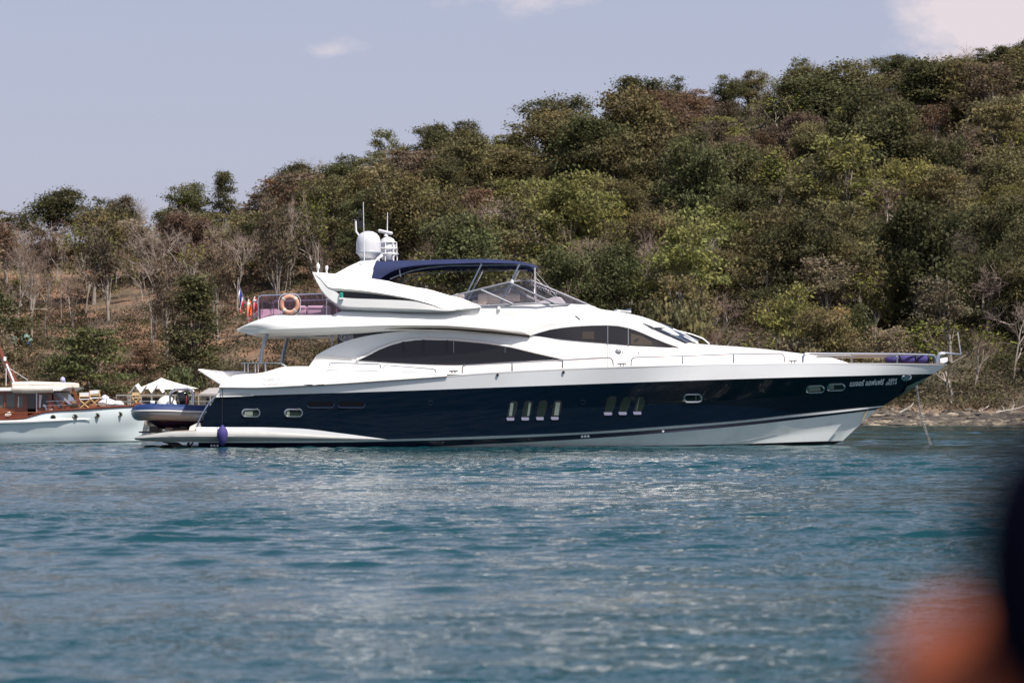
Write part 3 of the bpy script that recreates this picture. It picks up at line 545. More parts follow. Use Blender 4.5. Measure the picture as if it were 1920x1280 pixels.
# ------------------------------------------------------------------ the motor yacht
YA = Craft(93.2, 7.0); P = YA.P; mir = YA.mir
def build_yacht():
    Y = thing('motor_yacht', 'large white and navy motor yacht at anchor with navy canopy and white satellite dome', 'yacht', P(960, 838, 0))
    def part(mb, name, m, parent=Y, **k): return mb.build(name, m, parent, **k)
    def pair(b, name, m, parent=(Y, Y), **k):
        if not isinstance(parent, tuple): parent = (parent, parent)
        c = MB(); c.v = [tuple(mir(v)) for v in b.v]; c.f = list(b.f); c.mi = list(b.mi); return part(b, name, m, parent[0], **k), part(c, name, m, parent[1], **k)
    # ---- hull: boundary curves (column, row, half breadth) from keel to bulwark
    H = Loft(YA, [
        [(372, 864, 2.2), (960, 864, 2.2), (1200, 860, 1.5), (1400, 856, .7), (1520, 850, 0)],
        [(372, 841, 2.55), (790, 838.5, 2.62), (1270, 834.2, 1.85), (1400, 831.5, 1.2), (1500, 828.5, .55), (1580, 826, 0)],
        [(372, 840, 2.6), (740, 838.2, 2.72), (790, 837.2, 2.72), (900, 832.5, 2.7), (1000, 828, 2.65), (1250, 811, 2.25), (1400, 797, 1.65), (1500, 785.5, 1.05), (1600, 773.5, .42), (1642, 768, 0)],
        [(372, 829.5, 2.75), (560, 829.5, 2.82), (725, 827, 2.86), (900, 822.5, 2.84), (1093, 814, 2.6), (1243, 804.5, 2.25), (1400, 791, 1.65), (1480, 782.5, 1.2), (1600, 769.5, .48), (1652, 763, 0)],
        [(372, 826.5, 2.8), (560, 826, 2.88), (725, 823.6, 2.93), (900, 818, 2.92), (1093, 810.5, 2.68), (1243, 799.8, 2.32), (1400, 787.5, 1.72), (1480, 778.7, 1.25), (1600, 766, .5), (1656, 760.3, 0)],
        [(383, 779, 2.85), (560, 783, 2.95), (900, 768, 3.0), (1093, 764, 2.8), (1243, 757, 2.45), (1400, 748, 1.86), (1560, 738, 1.0), (1650, 732.5, .42), (1706, 729, 0)],
        [(405, 743.5, 2.9), (560, 738.5, 3.0), (725, 733.5, 3.08), (960, 725, 3.12), (1240, 715, 2.85), (1480, 707.5, 2.08), (1600, 704.5, 1.36), (1700, 701.8, .52), (1750, 700.8, 0)],
        [(412, 727.3, 3.0), (568, 722.5, 3.1), (725, 713.3, 3.16), (820, 706, 3.18), (900, 699.2, 3.2), (1134, 688, 3.12), (1340, 682.5, 2.65), (1480, 680.8, 2.12), (1600, 680.4, 1.45), (1700, 681, .72), (1777, 682.2, 0)]], n=150, ease=1.35)
    b = MB(); H.strip(b, 0, 1, 1); part(b, 'antifouling', M['anti'])
    b = MB(); H.strip(b, 1, 2, 4); part(b, 'hull_bottom', M['belly'])
    b = MB(); H.strip(b, 2, 3, 2); part(b, 'boot_stripe', M['boot'])
    b = MB(); H.strip(b, 4, 5, 5); H.strip(b, 5, 6, 5); H.cap(b, 4, 6, 0); part(b, 'hull_topsides', M['navy'])
    b = MB(); H.strip(b, 6, 7, 3); H.cap(b, 6, 7, 0); part(b, 'bulwark', M['band'])
    b = MB(); H.across(b, 7, .05, 6, -.04); part(b, 'deck', M['teak'])
    b = MB(); rr = H.rows(3, 4, 1); out = [[p+Vector((0, -.05, 0)) for p in w] for w in rr]; rows = [rr[0], out[0], out[1], rr[1]]; b.grid(rows); pair(b, 'rubbing_strake', M['band'])
    hh = lambda px, py: H.hb(px, py)
    S = lambda px, py, e=.012: P(px, py, hh(px, py)+e)
    # knuckle where the bow's lower panel turns under (forward spray chine)
    fa, fb = pchip([1370, 1430, 1500, 1560, 1612], [832, 820, 806, 797, 790]), pchip([1370, 1430, 1500, 1560, 1580], [833, 830.6, 828, 826.2, 825.5]); b = MB(); rows = []
    for q in range(5): rows.append([P(x0+(x1-x0)*q/4, ya+(yb-ya)*q/4, max(0, h1+(.02 if q == 0 else -.05*q/4))) for x0, x1, ya, yb, h1 in [(a_, c_, fa(a_), fb(c_), hh(a_, min(fa(a_), 832))) for a_, c_ in zip(np.linspace(1372, 1578, 40), np.linspace(1372, 1552, 40))]])
    b.grid(rows); pair(b, 'spray_chine', M['belly'])
    # stem plate by the anchor, water reflection painted in as green
    b = MB(); poly = [(1738, 707.5), (1712, 719.5), (1700, 724.5), (1697, 731), (1691, 741), (1703, 733), (1720, 721.5), (1739, 708.6)]; b.prism([P(x, y, max(.02, hh(x, y))+.03) for x, y in poly], (0, .05, 0)); pair(b, 'stem_reflection_plate', mat('green_water_reflection', (.10, .17, .13), .35, metal=.2))
    # ---- stern: sponson panel, platform, struts
    SP = Loft(YA, [[(368, 827.6, 2.86), (560, 826, 2.93), (726, 823.8, 2.95)], [(368, 818, 3.06), (480, 818.5, 3.06), (560, 820, 3.04), (726, 823.6, 2.96)], [(368, 807, 2.98), (480, 808, 2.98), (560, 812, 2.98), (640, 818.3, 2.97), (726, 823.4, 2.95)]], n=50)
    b = MB(); SP.strip(b, 0, 2, 4, .02, False); pair(b, 'sponson', M['sponson'])
    UP = Loft(YA, [[(368, 807.3, 2.95), (480, 808.3, 2.96), (560, 812.3, 2.97), (640, 818.5, 2.97), (726, 823.9, 2.945)], [(369, 800.3, 2.885), (480, 800.5, 2.945), (560, 803, 2.97), (640, 812, 2.97), (726, 823.4, 2.945)]], n=50)
    b = MB(); UP.strip(b, 0, 1, 2, 0, False); pair(b, 'quarter_panel', M['band'])
    PL = Loft(YA, [[(254, 824.5, 2.1), (270, 826, 2.6), (305, 827.6, 2.8), (369, 827.8, 2.86)], [(251, 821, 2.15), (268, 820.5, 2.75), (300, 819, 2.98), (369, 818, 3.06)], [(257, 817.6, 2.1), (272, 815.2, 2.62), (286, 813.3, 2.84), (322, 808.4, 2.95), (369, 807, 2.98)]], n=30)
    b = MB(); PL.strip(b, 0, 2, 4, .02); PL.cap(b, 0, 2, 0); PL.across(b, 0, 0, 2); part(b, 'swim_platform', M['sponson'])
    b = MB(); PL.across(b, 2, 0, 3, .012); part(b, 'platform_decking', M['teak'])
    b = MB()
    for sgn in (2.3, -1.6):
        b.prism([P(x, y, sgn) for x, y in ((303, 828), (332, 829), (352, 842), (340, 842))], (0, .35, 0)); b.tube([P(354, 829, sgn), P(351, 842, sgn)], .05); b.tube([P(362, 829, sgn), P(352, 841, sgn)], .03)
    part(b, 'platform_strut', M['dark'])
    b = MB()
    for x in (396.5, 402, 408): b.lathe(P(x, 835, hh(x, 835)+.01), [(.04, 0), (.04, .02)], 10, Matrix.Rotation(R(90), 3, 'X'))
    part(b, 'exhaust_outlets', M['steel'])
    # stern steps and white transom edge
    b = MB(); b.prism([P(x, y, hh(412, 737)+.02) for x, y in ((404.5, 744.5), (411, 734.8), (468, 735.2), (476, 741.5), (472, 742.3))], (0, .25, 0)); part(b, 'stern_step', M['white'])
    b = MB()
    for k, (y, x0, x1) in enumerate(((737.2, 412, 469), (739.6, 410, 471))): b.prism([P(x0, y, hh(420, 737)+.03), P(x1, y, hh(420, 737)+.03), P(x1, y+.8, hh(420, 737)+.03), P(x0, y+.8, hh(420, 737)+.03)], (0, .05, 0))
    part(b, 'step_groove', M['grey'])
    b = MB(); edge = [(369.5, 800), (379, 779), (392, 757), (405, 743.5)]; b.tube([P(x-1, y, hh(max(x, 384), min(y, 779))+.01) for x, y in edge], .035, 6); part(b, 'transom_trim', M['chrome'])
    # white block and wall seen behind the tender
    b = MB(); b.prism([P(x, y, 2.6) for x, y in ((354, 807), (356, 799.5), (369, 793), (372, 807))], (0, 5.0, 0)); part(b, 'transom_base', M['white'])
    # ---- hull fittings
    def porthole(cx, cy, w, h, slope=0.0, inner=None):
        o = stadium(cx, cy, w, h, 8, slope); b = MB(); b.tube([S(x, y, .015) for x, y in o], .032, 6, closed=True); fr = part(b, 'porthole', M['chrome'])
        b = MB(); c = S(cx, cy, .006); b.add([c]+[S(x, y, .006) for x, y in stadium(cx, cy, w-1.2, h-1.2, 8, slope)], [(0, i+1, (i+1) % 18+1) for i in range(18)]); part(b, 'pane', M['port'], fr)
        if inner:
            b = MB(); x0, x1 = inner; b.add([S(x, y, .012) for x, y in ((cx+x0*w, cy-h*.33+slope*x0*w), (cx+x1*w, cy-h*.33+slope*x1*w), (cx+x1*w, cy+h*.3+slope*x1*w), (cx+x0*w, cy+h*.3+slope*x0*w))], [(0, 1, 2, 3)]); part(b, 'blind', M['blind'], fr)
    M['port'] = mat('green_porthole_glass', (.014, .024, .020), .08, spec=.3); M['blind'] = mat('pale_window_blind', (.20, .23, .19), .6); M['curtain'] = mat('sheer_curtain', (.15, .19, .17), .8, bump=(20, .6, .02))
    porthole(470.5, 774, 33, 14, 0, (-.36, .1)); porthole(550.3, 774, 33, 14, 0, (-.38, -.22)); porthole(1299, 746, 33.5, 14, -.01, (.16, .19)); porthole(1528.5, 729.5, 33, 12.5, -.05, (-.38, .3)); porthole(1567.5, 725.8, 32, 12, -.05, (-.4, -.12))
    for x0, x1 in ((576, 626), (634, 684)):
        o = stadium((x0+x1)/2, 757.8, x1-x0, 11, 7); b = MB(); c = S((x0+x1)/2, 757.8, .006); b.add([c]+[S(x, y, .006) for x, y in o], [(0, i+1, (i+1) % 16+1) for i in range(16)]); v = part(b, 'engine_vent', mat('vent_black', (.005, .006, .009), .9, spec=.05))
        b = MB(); b.tube([S(x, y, .012) for x, y in stadium((x0+x1)/2, 758.2, x1-x0+1, 11.6, 7)[3:12]], .018, 5); part(b, 'vent_lip', mat('navy_lip', (.02, .03, .07), .3), v)
    def tallwin(x, y, w, h, lean, curt):
        q = [(x+lean, y), (x+lean+w, y), (x+lean*.75+w, y+h*.45), (x+w-1.5, y+h), (x-.5, y+h), (x+lean*.35, y+h*.45)]; o = rounded(q, .35, 3)
        b = MB(); c = S(x+lean*.5+w/2, y+h/2, .008); b.add([c]+[S(a, d, .008) for a, d in o], [(0, i+1, (i+1) % len(o)+1) for i in range(len(o))]); wn = part(b, 'tall_window', M['dark'])
        cc = np.array((x+lean*.5+w/2, y+h/2)); o2 = [tuple(cc+(np.array(p)-cc)*np.array((.74, .86))) for p in o]
        b = MB(); b.add([S(cc[0], cc[1], .016)]+[S(a, d, .016) for a, d in o2], [(0, i+1, (i+1) % len(o2)+1) for i in range(len(o2))]); part(b, 'pane', M['port'], wn)
        if curt:
            f0, f1 = curt; ys_ = [.12, .35, .6, .88]; mid = [x+lean*(.95-.8*t)+w*.12 for t in ys_]; ww = w*.72
            b = MB(); b.grid([[S(m_+ww*(f0+(f1-f0)*k/3), y+h*t, .022) for k in range(4)] for m_, t in zip(mid, ys_)]); part(b, 'curtain', M['curtain'], wn)
        b = MB(); b.prism([S(a, d, .03) for a, d in ((x-1.3, y+h-1.0), (x+w-2.0, y+h-1.0), (x+w-1.0, y+h+2.0), (x+w-2.4, y+h+4.6), (x+.4, y+h+4.6), (x-1.0, y+h+2.2))], (0, .06, 0)); part(b, 'sill', mat('lilac_white_sill', (.26, .26, .36), .4), wn)
    for k, c in enumerate(((.0, .55), (.62, 1.0), None, (.15, .95))): tallwin(951+27.7*k, 751.5-.45*k, 14.5, 32, 5.5, c)
    for k, c in enumerate((None, None, (.1, .18))): tallwin(1133.5+27.5*k, 742.5-.55*k, 15.5, 31, 7.5, c)
    b = MB()
    for x, y in ((807, 755), (1093, 754)): b.tube([S(x+4.2*math.cos(a), y+4.2*math.sin(a), .006) for a in np.arange(14)*.4488], .014, 5, closed=True)
    part(b, 'tank_vent', M['boot'])
    b = MB()
    for x, y in ((1091.5, 818), (1097.3, 817.7), (1103, 817.4), (1243, 807.8)): b.lathe(S(x, y, -.01), [(.045, .0), (.045, .03), (.02, .035)], 10, Matrix.Rotation(R(90), 3, 'X'))
    part(b, 'skin_fitting', M['pole'])
    b = MB(); b.tube([S(x, y, .02) for x, y in stadium(1699.5, 708, 17, 7.5, 6, -.1)], .03, 5, closed=True); b.prism([S(1692+a, 708+d, .02) for a, d in ((0, 2), (4, -2), (12, -2.6), (15, 0), (9, 2.4))], (0, .04, 0)); part(b, 'hawse_plate', M['chrome'])
    for x, y in ((933, 702.5), (1056.5, 697.5)): b = MB(); b.lathe(S(x, y, 0), [(.05, -.03), (.05, .04)], 8, Matrix.Rotation(R(90), 3, 'X')); part(b, 'drain', M['dark'])
    b = MB(); b.tube([S(1627, 767.5, .02), S(1623, 776, .03), S(1617, 790, .05)], .02, 5); part(b, 'bow_rope', mat('ochre_rope', (.30, .23, .09), .9))
    # writing on the bow and by the waterline
    b = MB(); pl = lambda px, py: P(px, py, np.interp(px, [1560, 1600, 1660, 1700], [hh(1560, 720), hh(1600, 720), hh(1660, 715), hh(1700, 712)])+.05+.0*py)
    pl = lambda px, py: S(px, py, .03)
    lay_text(b, 'เมเจอร์ แอฟแฟร์', pl, 1593, 1658.5, 724, 10.5, .32, .022, -.055); lay_text(b, '5854', pl, 1665, 1682, 715.3, 5.2, .32, .012, -.06); lay_text(b, '00214', pl, 1661, 1681.5, 721.6, 5.2, .32, .012, -.06)
    part(b, 'bow_lettering', mat('white_vinyl', (.75, .78, .82), .5), smooth=0)
    b = MB(); lay_text(b, 'NO SLING', lambda px, py: S(px, py, .02), 974, 992, 837.2, 3.0, 0, .02); part(b, 'sling_lettering', mat('blue_vinyl', (.05, .07, .30), .5), smooth=0)
    b = MB()
    for x in (919, 1050): b.box(S(x, 837.6, .03), (.09, .02, .04))
    part(b, 'sling_mark', mat('red_mark', (.45, .06, .05), .5))
    # ---- aft coaming
    K = Loft(YA, [[(410.5, 725.2, 3.02), (474, 725.6, 3.08), (568, 721.6, 3.14), (607, 719.8, 3.15), (725, 712, 3.19), (838, 704.2, 3.2)], [(412.5, 721.5, 3.0), (450, 709, 2.98), (537, 706.3, 3.03), (640, 704, 3.07), (838, 703.2, 3.16)], [(416, 718, 2.92), (441, 703, 2.8), (488, 699, 2.8), (537.5, 687.2, 2.78), (560, 686.6, 2.78), (640, 688, 2.78), (712, 691.3, 2.84), (790, 696.4, 2.95), (838, 702, 3.08)], [(418, 718.4, 2.6), (441, 703.5, 2.4), (488, 699.5, 2.4), (537.5, 687.6, 2.36), (560, 687, 2.36), (640, 688.4, 2.4), (712, 691.7, 2.5), (790, 696.8, 2.7), (838, 702.3, 2.95)], [(420, 726, 2.55), (560, 722, 2.34), (720, 714, 2.45), (838, 704.5, 2.9)]], n=80, side=3)
    b = MB(); K.strip(b, 0, 1, 2, 0, False); K.strip(b, 1, 2, 3, .0, False); K.strip(b, 2, 4, 1, 0, False); pair(b, 'aft_coaming', M['white'])
    b = MB(); rr = K.rows(0, 0, 1)[0]; b.tube([p+Vector((0, -.005, -.02)) for p in rr], .028, 5); part(b, 'coaming_seam', M['grey'])
    b = MB(); seam = [(604.6, 700), (604.6, 721)]; b.tube([P(x, y, K.hb(x, y)+.004) for x, y in seam], .012, 5); b.tube([P(572, 706.5, K.hb(572, 706.5)), P(572, 720, K.hb(572, 720))], .006, 4); part(b, 'gate_seam', M['grey'])
    b = MB(); [b.box(P(x, 721.4, K.hb(x, 720)+.02), (.3, .04, .04)) for x in (578, 600)]; part(b, 'gate_hinge', M['dark'])
    b = MB(); fairing = [(772, 693), (779, 694), (790, 696.6)]
    b = MB(); pc = lambda px, py: P(px, py, K.hb(px, py)+.012)
    lay_text(b, 'จำนวนลูกเรือ 7 คน', pc, 492, 525.5, 713.8, 6.4, .1, .0, -.01); lay_text(b, 'จำนวนคนโดยสาร 35 คน', pc, 492.5, 535.5, 722.6, 6.0, .1, .0, -.03); part(b, 'coaming_lettering', mat('grey_vinyl', (.36, .35, .35), .5), smooth=0)
    # raised garage hatch, sunpad back, cockpit rail
    b = MB(); b.prism([P(x, y, 2.35) for x, y in ((369.5, 693), (372, 691.8), (380, 691.8), (386, 694), (407, 702.5), (429, 713.5), (430, 722), (411.5, 720.8), (386, 704.5))], (0, 4.7, 0)); part(b, 'garage_hatch', M['white'], bevel=.04)
    b = MB(); b.rbox(P(434, 704, 1.9)+Vector((0, 1.9, -.05)), (1.0, 3.6, .42), .1); part(b, 'sunpad', M['pad'])
    b = MB(); hbR = 2.55
    b.tube([P(453, 681, hbR), P(527, 681, hbR), P(537.5, 686.8, hbR)], .03); b.tube([P(497, 682, hbR), P(498, 696, hbR)], .028)
    for x in (458.5, 465, 478.5, 484): b.tube([P(x, 681, hbR), P(x, 698, hbR)], .02)
    b.tube([P(453, 681, hbR), P(453, 681, -hbR)], .03); b.tube([P(527, 681, -hbR), P(453, 681, -hbR)], .03); b.tube([P(497, 682, -hbR), P(498, 697, -hbR)], .028)
    part(b, 'cockpit_rail', M['chrome'])
    for sgn, pts in ((1, [(501.5, 626), (496, 641), (490.5, 660), (488, 682)]), (-1, [(542, 629), (538, 640), (532, 660), (528.5, 684)])):
        b = MB(); b.tube([P(x, y, 2.55*sgn) for x, y in pts], [.062, .062, .07, .075], 8); part(b, 'overhang_post', M['steel'])
    b = MB(); b.tube([P(622.3, 626, 2.3), P(622.3, 656, 2.3)], .035, 6); part(b, 'deck_pole', M['steel'])
    # ---- saloon side with its arch
    D = Loft(YA, [[(579.5, 692, 2.36), (640, 696, 2.44), (835, 702, 2.5), (1000, 697, 2.48), (1060, 694, 2.43), (1130, 691, 2.30)], [(580, 686, 2.36), (600, 684, 2.40), (669, 683, 2.42), (760, 686, 2.44), (850, 688, 2.45), (1000, 684, 2.44), (1060, 682, 2.40), (1130, 681, 2.25)], [(586.5, 675.6, 2.40), (594, 668.2, 2.48), (660, 671, 2.40), (760, 676, 2.36), (850, 676, 2.36), (1000, 670, 2.38), (1060, 668, 2.34), (1130, 664, 2.16)], [(594, 665, 2.46), (620, 651, 2.42), (660, 636, 2.36), (700, 627.5, 2.30), (760, 620.5, 2.25), (850, 617, 2.24), (900, 619, 2.25), (960, 623.5, 2.26), (1000, 629, 2.27), (1060, 637, 2.2), (1130, 645, 1.98)], [(596, 666, 2.2), (660, 637, 2.1), (760, 621.3, 2.0), (850, 618, 2.0), (1000, 630, 2.0), (1130, 646, 1.9)]], n=90, side=4)
    b = MB(); D.strip(b, 0, 4, 3); D.across(b, 4, 0, 2); D.cap(b, 0, 4, 0); part(b, 'saloon', M['white'])
    T0 = [(669, 675), (690, 665.4), (710, 654.8), (732, 646), (754.5, 640), (778, 636.6), (800, 635.8), (850.5, 637.3), (911, 643), (942.5, 648), (960, 651), (1005, 662), (1055, 673.2)]
    B0 = [(669, 675.3), (754.5, 680.7), (800, 682.5), (850.6, 683.4), (900, 681.5), (947, 678.4), (1000, 676), (1055, 673.6)]
    dh = lambda px, py: D.hb(px, py)
    b = MB(); curve_panel(b, YA, T0, B0, dh, .035, 70, 6); sw, sw2 = pair(b, 'saloon_window', M['glass'])
    b = MB(); edge = [P(x, y-.6, dh(x, y)+.045) for x, y in T0]; b.tube(edge, .035, 6); pair(b, 'window_trim', M['pole'], (sw, sw2))
    b = MB(); edge = [P(x-.5, y-4.2, dh(x, y-4)+.05) for x, y in T0[0:]]; e2 = [P(x, y-1.2, dh(x, y)+.02) for x, y in T0]; b.grid([edge, e2]); pair(b, 'arch_edge', mat('cream_gelcoat', (.70, .66, .61), .35))
    b = MB(); b.tube([P(x, y, dh(x, y)+.01) for x, y in ((594, 667.5), (620, 669.2), (660, 673.2))], .018, 5); part(b, 'arch_seam', M['grey'])
    for x, wd in ((757, 3.0), (794, 2.2), (838, 1.6), (850.6, .5), (947, .4)):
        fT, fB = pchip(*zip(*T0)), pchip(*zip(*B0)); b = MB(); b.grid([[P(x-wd, fT(x)+.6+(fB(x)-fT(x)-1.2)*k/5, dh(x, 660)+.036) for k in range(6)], [P(x+wd, fT(x)+.6+(fB(x)-fT(x)-1.2)*k/5, dh(x, 660)+.036) for k in range(6)]]); pair(b, 'mullion', M['mull'] if wd > 1 else M['steel'], (sw, sw2))
    # dark panel with the oval emblem behind the arch
    b = MB(); fa = pchip([594, 620, 660, 700, 760, 850, 900], [665, 651, 636, 628, 621, 617, 619]); xs = np.linspace(633, 880, 40); rows = [[P(x, 613, 2.12) for x in xs], [P(x, fa(x)+1.5, 2.14) for x in xs]]; b.grid(rows); pn, pn2 = pair(b, 'quarter_glass', M['glass'])
    b = MB(); E = lambda x, y: P(x, y, 2.16); oval = lambda rx, ry, n=26: [E(648.8+rx*math.cos(a), 631+ry*math.sin(a)) for a in np.arange(n)*2*math.pi/n]
    b.tube(oval(13, 8.7), .016, 5, closed=True); b.tube(oval(10.8, 6.9), .008, 5, closed=True)
    for sx in (0,): b.tube([E(648.8, 622.4), E(648.8, 626)], .008, 4); b.tube([E(648.8, 636), E(648.8, 639.6)], .008, 4)
    for dy in (-3.6, 4.6): b.tube([E(648.8-11*math.sqrt(1-(dy/8)**2), 631+dy), E(648.8+11*math.sqrt(1-(dy/8)**2), 631+dy)], .008, 4)
    lay_text(b, 'Yacht', E, 638.8, 660, 634.4, 8.2, .3, .02); part(b, 'emblem', mat('emblem_vinyl', (.62, .60, .62), .5), pn, smooth=0)
    # ---- forward body: wheelhouse and coachroof
    C = Loft(YA, [[(898, 703, 1.9), (1000, 698, 2.18), (1070, 695, 2.38), (1134, 691, 2.36), (1250, 687, 2.08), (1340, 685, 1.74), (1480, 683, 1.1), (1560, 682.5, .6), (1592, 682.6, .2)],
        [(898, 627, 1.9), (950, 629, 2.1), (994, 632, 2.25), (1064, 638, 2.22), (1139, 644, 2.1), (1179, 647.5, 1.98), (1273, 653, 1.62), (1340, 658, 1.36), (1463, 666.5, .92), (1560, 676, .46), (1592, 681.8, .16)],
        [(898, 620, 2.1), (994, 624, 2.26), (1031, 614.5, 2.14), (1078, 608, 2.0), (1139, 605.6, 1.87), (1160, 607, 1.8), (1205, 619.5, 1.58), (1228, 630, 1.5), (1273, 648, 1.5), (1340, 655.4, 1.28), (1463, 664.6, .86), (1560, 675, .42), (1592, 681.4, .14)],
        [(898, 596, 2.38), (1000, 592, 2.24), (1107, 592, 1.8), (1160, 596, 1.58), (1205, 606.5, 1.36), (1250, 622, 1.16), (1300, 647, 1.16), (1340, 652, 1.1), (1463, 662, .74), (1560, 673, .36), (1592, 681, .12)],
        [(898, 573.5, 2.4), (1000, 568.8, 2.16), (1060, 570, 1.9), (1107, 573, 1.6), (1127, 580.6, 1.46), (1150, 584.2, 1.32), (1200, 594, 1.05), (1250, 612.6, .82), (1308, 646, .9), (1340, 648.6, .86), (1400, 652.6, .76), (1500, 663.2, .5), (1560, 671.3, .3), (1592, 680.6, .08)]], n=130)
    b = MB(); C.strip(b, 0, 1, 3); C.strip(b, 1, 2, 1); C.strip(b, 2, 4, 4, .03); C.across(b, 4, .07, 6); part(b, 'wheelhouse', M['white'])
    ch = lambda px, py: C.hb(px, py)
    T1 = [(996, 628), (1010, 623.4), (1031, 617.6), (1055, 614), (1078, 611.8), (1110, 610), (1139, 609.5), (1160, 611), (1179, 615), (1192, 619.2), (1205, 624.4), (1228, 634.6), (1250, 643.5), (1273, 651.3)]
    B1 = [(996, 628.4), (1064, 636.6), (1139, 643.2), (1179, 646.6), (1220, 649), (1273, 651.8)]
    b = MB(); curve_panel(b, YA, T1, B1, ch, .035, 70, 5); ww, ww2 = pair(b, 'wheelhouse_window', M['glass'])
    b = MB(); e = [P(x, y-.7, ch(x, y)+.05) for x, y in T1]; b.tube(e, .033, 6); pair(b, 'window_trim', M['pole'], (ww, ww2))
    fT, fB = pchip(*zip(*T1)), pchip(*zip(*B1))
    for x in (1139.5, 1178): b = MB(); b.tube([P(x, fT(x)+(fB(x)-fT(x))*k/4, ch(x, fT(x)+(fB(x)-fT(x))*k/4)+.045) for k in range(5)], .022, 5); pair(b, 'mullion', M['steel'], (ww, ww2))
    b = MB(); q = [(1092, 622), (1114, 621), (1114, 636), (1092, 635)]; b.add([P(x, y, ch(x, y)+.042) for x, y in q], [(0, 1, 2, 3)]); amb = mat('amber_through_glass', (.030, .021, .013), .08); part(b, 'interior_panel', amb, ww); b = MB(); q = [(1183, 625), (1203, 630), (1222, 640), (1222, 647), (1183, 645)]; b.add([P(x, y, ch(x, y)+.042) for x, y in q], [(0, 1, 2, 3, 4)]); part(b, 'interior_panel', amb, ww)
    # cream hood edge over the wheelhouse window
    b = MB(); e0 = [P(x, y-1.5, ch(x, y)+.01) for x, y in T1]; e1 = [P(x-2, y-5.5*max(.15, 1-max(0, (x-1060))/120), ch(x, y-4)+.02) for x, y in T1]; b.grid([e0, e1]); pair(b, 'hood_edge', mat('cream_hood', (.66, .63, .60), .35))
    b = MB()
    for x, y0, y1 in ((1139.5, 645, 689), (1179, 648, 687)): b.tube([P(x, y0+(y1-y0)*k/5, ch(x, y0+(y1-y0)*k/5)+.003) for k in range(6)], .014, 4)
    dr = part(b, 'side_door', mat('door_seam', (.36, .31, .27), .6))
    b = MB(); b.tube([P(1159+5*math.cos(a), 659+4.4*math.sin(a), ch(1159, 659)+.02) for a in np.arange(16)*math.pi/8], .02, 5, closed=True); b.box(P(1159, 660, ch(1159, 659)+.03), (.17, .03, .04)); b.lathe(P(1167.5, 660, ch(1167, 660)), [(.025, 0), (.025, .03)], 8, Matrix.Rotation(R(90), 3, 'X')); part(b, 'handle', M['steel'], dr)
    b = MB(); b.lathe(P(1197, 662, ch(1197, 662)), [(.025, 0), (.025, .03)], 8, Matrix.Rotation(R(90), 3, 'X')); part(b, 'deck_light', M['dark'])
    b = MB(); b.tube([P(1079, 591.7, ch(1079, 592)+.02), P(1087.5, 599, ch(1087, 599)+.04)], .02, 5); part(b, 'washer_arm', M['dark'])
    # brow, front windshield, wipers
    b = MB(); g0 = [P(x, y, hb_) for x, y, hb_ in ((1213, 611, 1.45), (1234, 617, 1.35), (1290, 644, 1.3))]; rows = []
    for t in np.linspace(0, 1, 9):
        rows.append([P(1214+t*72, 610.4+t*34.0, 1.42-.1*t), P(1224+t*70, 612.6+t*32.6, 1.06), P(1232+t*72, 612.2+t*33, .7), P(1238+t*74, 611.6+t*33.5, 0)])
    rows = [[p+Vector((0, 0, dz)) for p, dz in zip(w, (.05, .09, .11, .14))] for w in rows]; b.grid(rows); b.grid([[mir(p) for p in w] for w in rows]); part(b, 'front_windshield', M['glass2'])
    b = MB(); br = [[P(1205, 604.5, 1.42), P(1213, 604.5, 1.0), P(1216, 603, .0)], [P(1226, 613.2, 1.45), P(1248, 613.6, 1.05), P(1254, 612, 0)], [P(1224, 614.6, 1.43), P(1247, 615, 1.03), P(1253, 613.5, 0)]]; b.grid(br); b.grid([[mir(p) for p in w] for w in br]); part(b, 'brow', M['white'])
    for q in ([(1262, 620, .9), (1280, 628, .85), (1300, 640, .82), (1308.5, 645.3, .8)], [(1270, 623.5, .1), (1296, 630, .1), (1318, 638, .1), (1330, 648, .1)], [(1282, 634, 1.0), (1297, 641.5, 1.0), (1309, 647, 1.0)]): b = MB(); b.tube([P(*w)+Vector((0, 0, .07)) for w in q], .024, 5); part(b, 'wiper', M['pole'])
    b = MB(); b.prism([P(x, y, ch(x, y)+.02) for x, y in ((1314, 669.2), (1437, 670.6), (1437, 674.5), (1350, 673.8))], (0, .04, 0)); part(b, 'coachroof_locker', M['white'])
    # horns on the roof
    b = MB()
    for dy, off in ((0, 0), (.35, -.25)):
        c = P(1156+off*10, 582.5, .5)+Vector((0, dy, 0)); ax = Matrix.Rotation(R(90), 3, 'Y'); b.lathe(c, [(.05, -.03), (.06, .0), (.035, .08), (.035, .30), (.05, .42), (.1, .52)], 12, ax)
    b.tube([P(1157, 583, .5), P(1157, 588, .5)], .03, 6); b.tube([P(1178, 583, .5), P(1178, 591, .5)], .03, 6); part(b, 'horn', M['chrome'])
    # ---- flybridge moulding with its pointed tail
    f2 = [(443, 618, 2.30), (460, 609, 2.6), (480, 601, 2.7), (510, 592.5, 2.74), (530, 591, 2.74), (622, 591, 2.72), (640, 584, 2.62), (700, 585, 2.6), (760, 588.5, 2.6), (840, 591, 2.6), (913, 592, 2.6), (950, 600, 2.5), (975, 612, 2.42), (994, 627.6, 2.34)]
    f1 = [(443, 618.8, 2.32), (520, 617, 2.88), (630, 612.6, 2.98), (680, 610.8, 2.98), (760, 609, 2.95), (830, 610, 2.9), (900, 615, 2.8), (960, 622, 2.58), (994, 628, 2.36)]
    f0 = [(443, 619.6, 2.28), (480, 624.5, 2.6), (560, 623.5, 2.7), (640, 620, 2.7), (700, 616.5, 2.66), (760, 614.3, 2.6), (830, 615, 2.55), (900, 619.5, 2.48), (960, 625, 2.4), (994, 629, 2.33)]
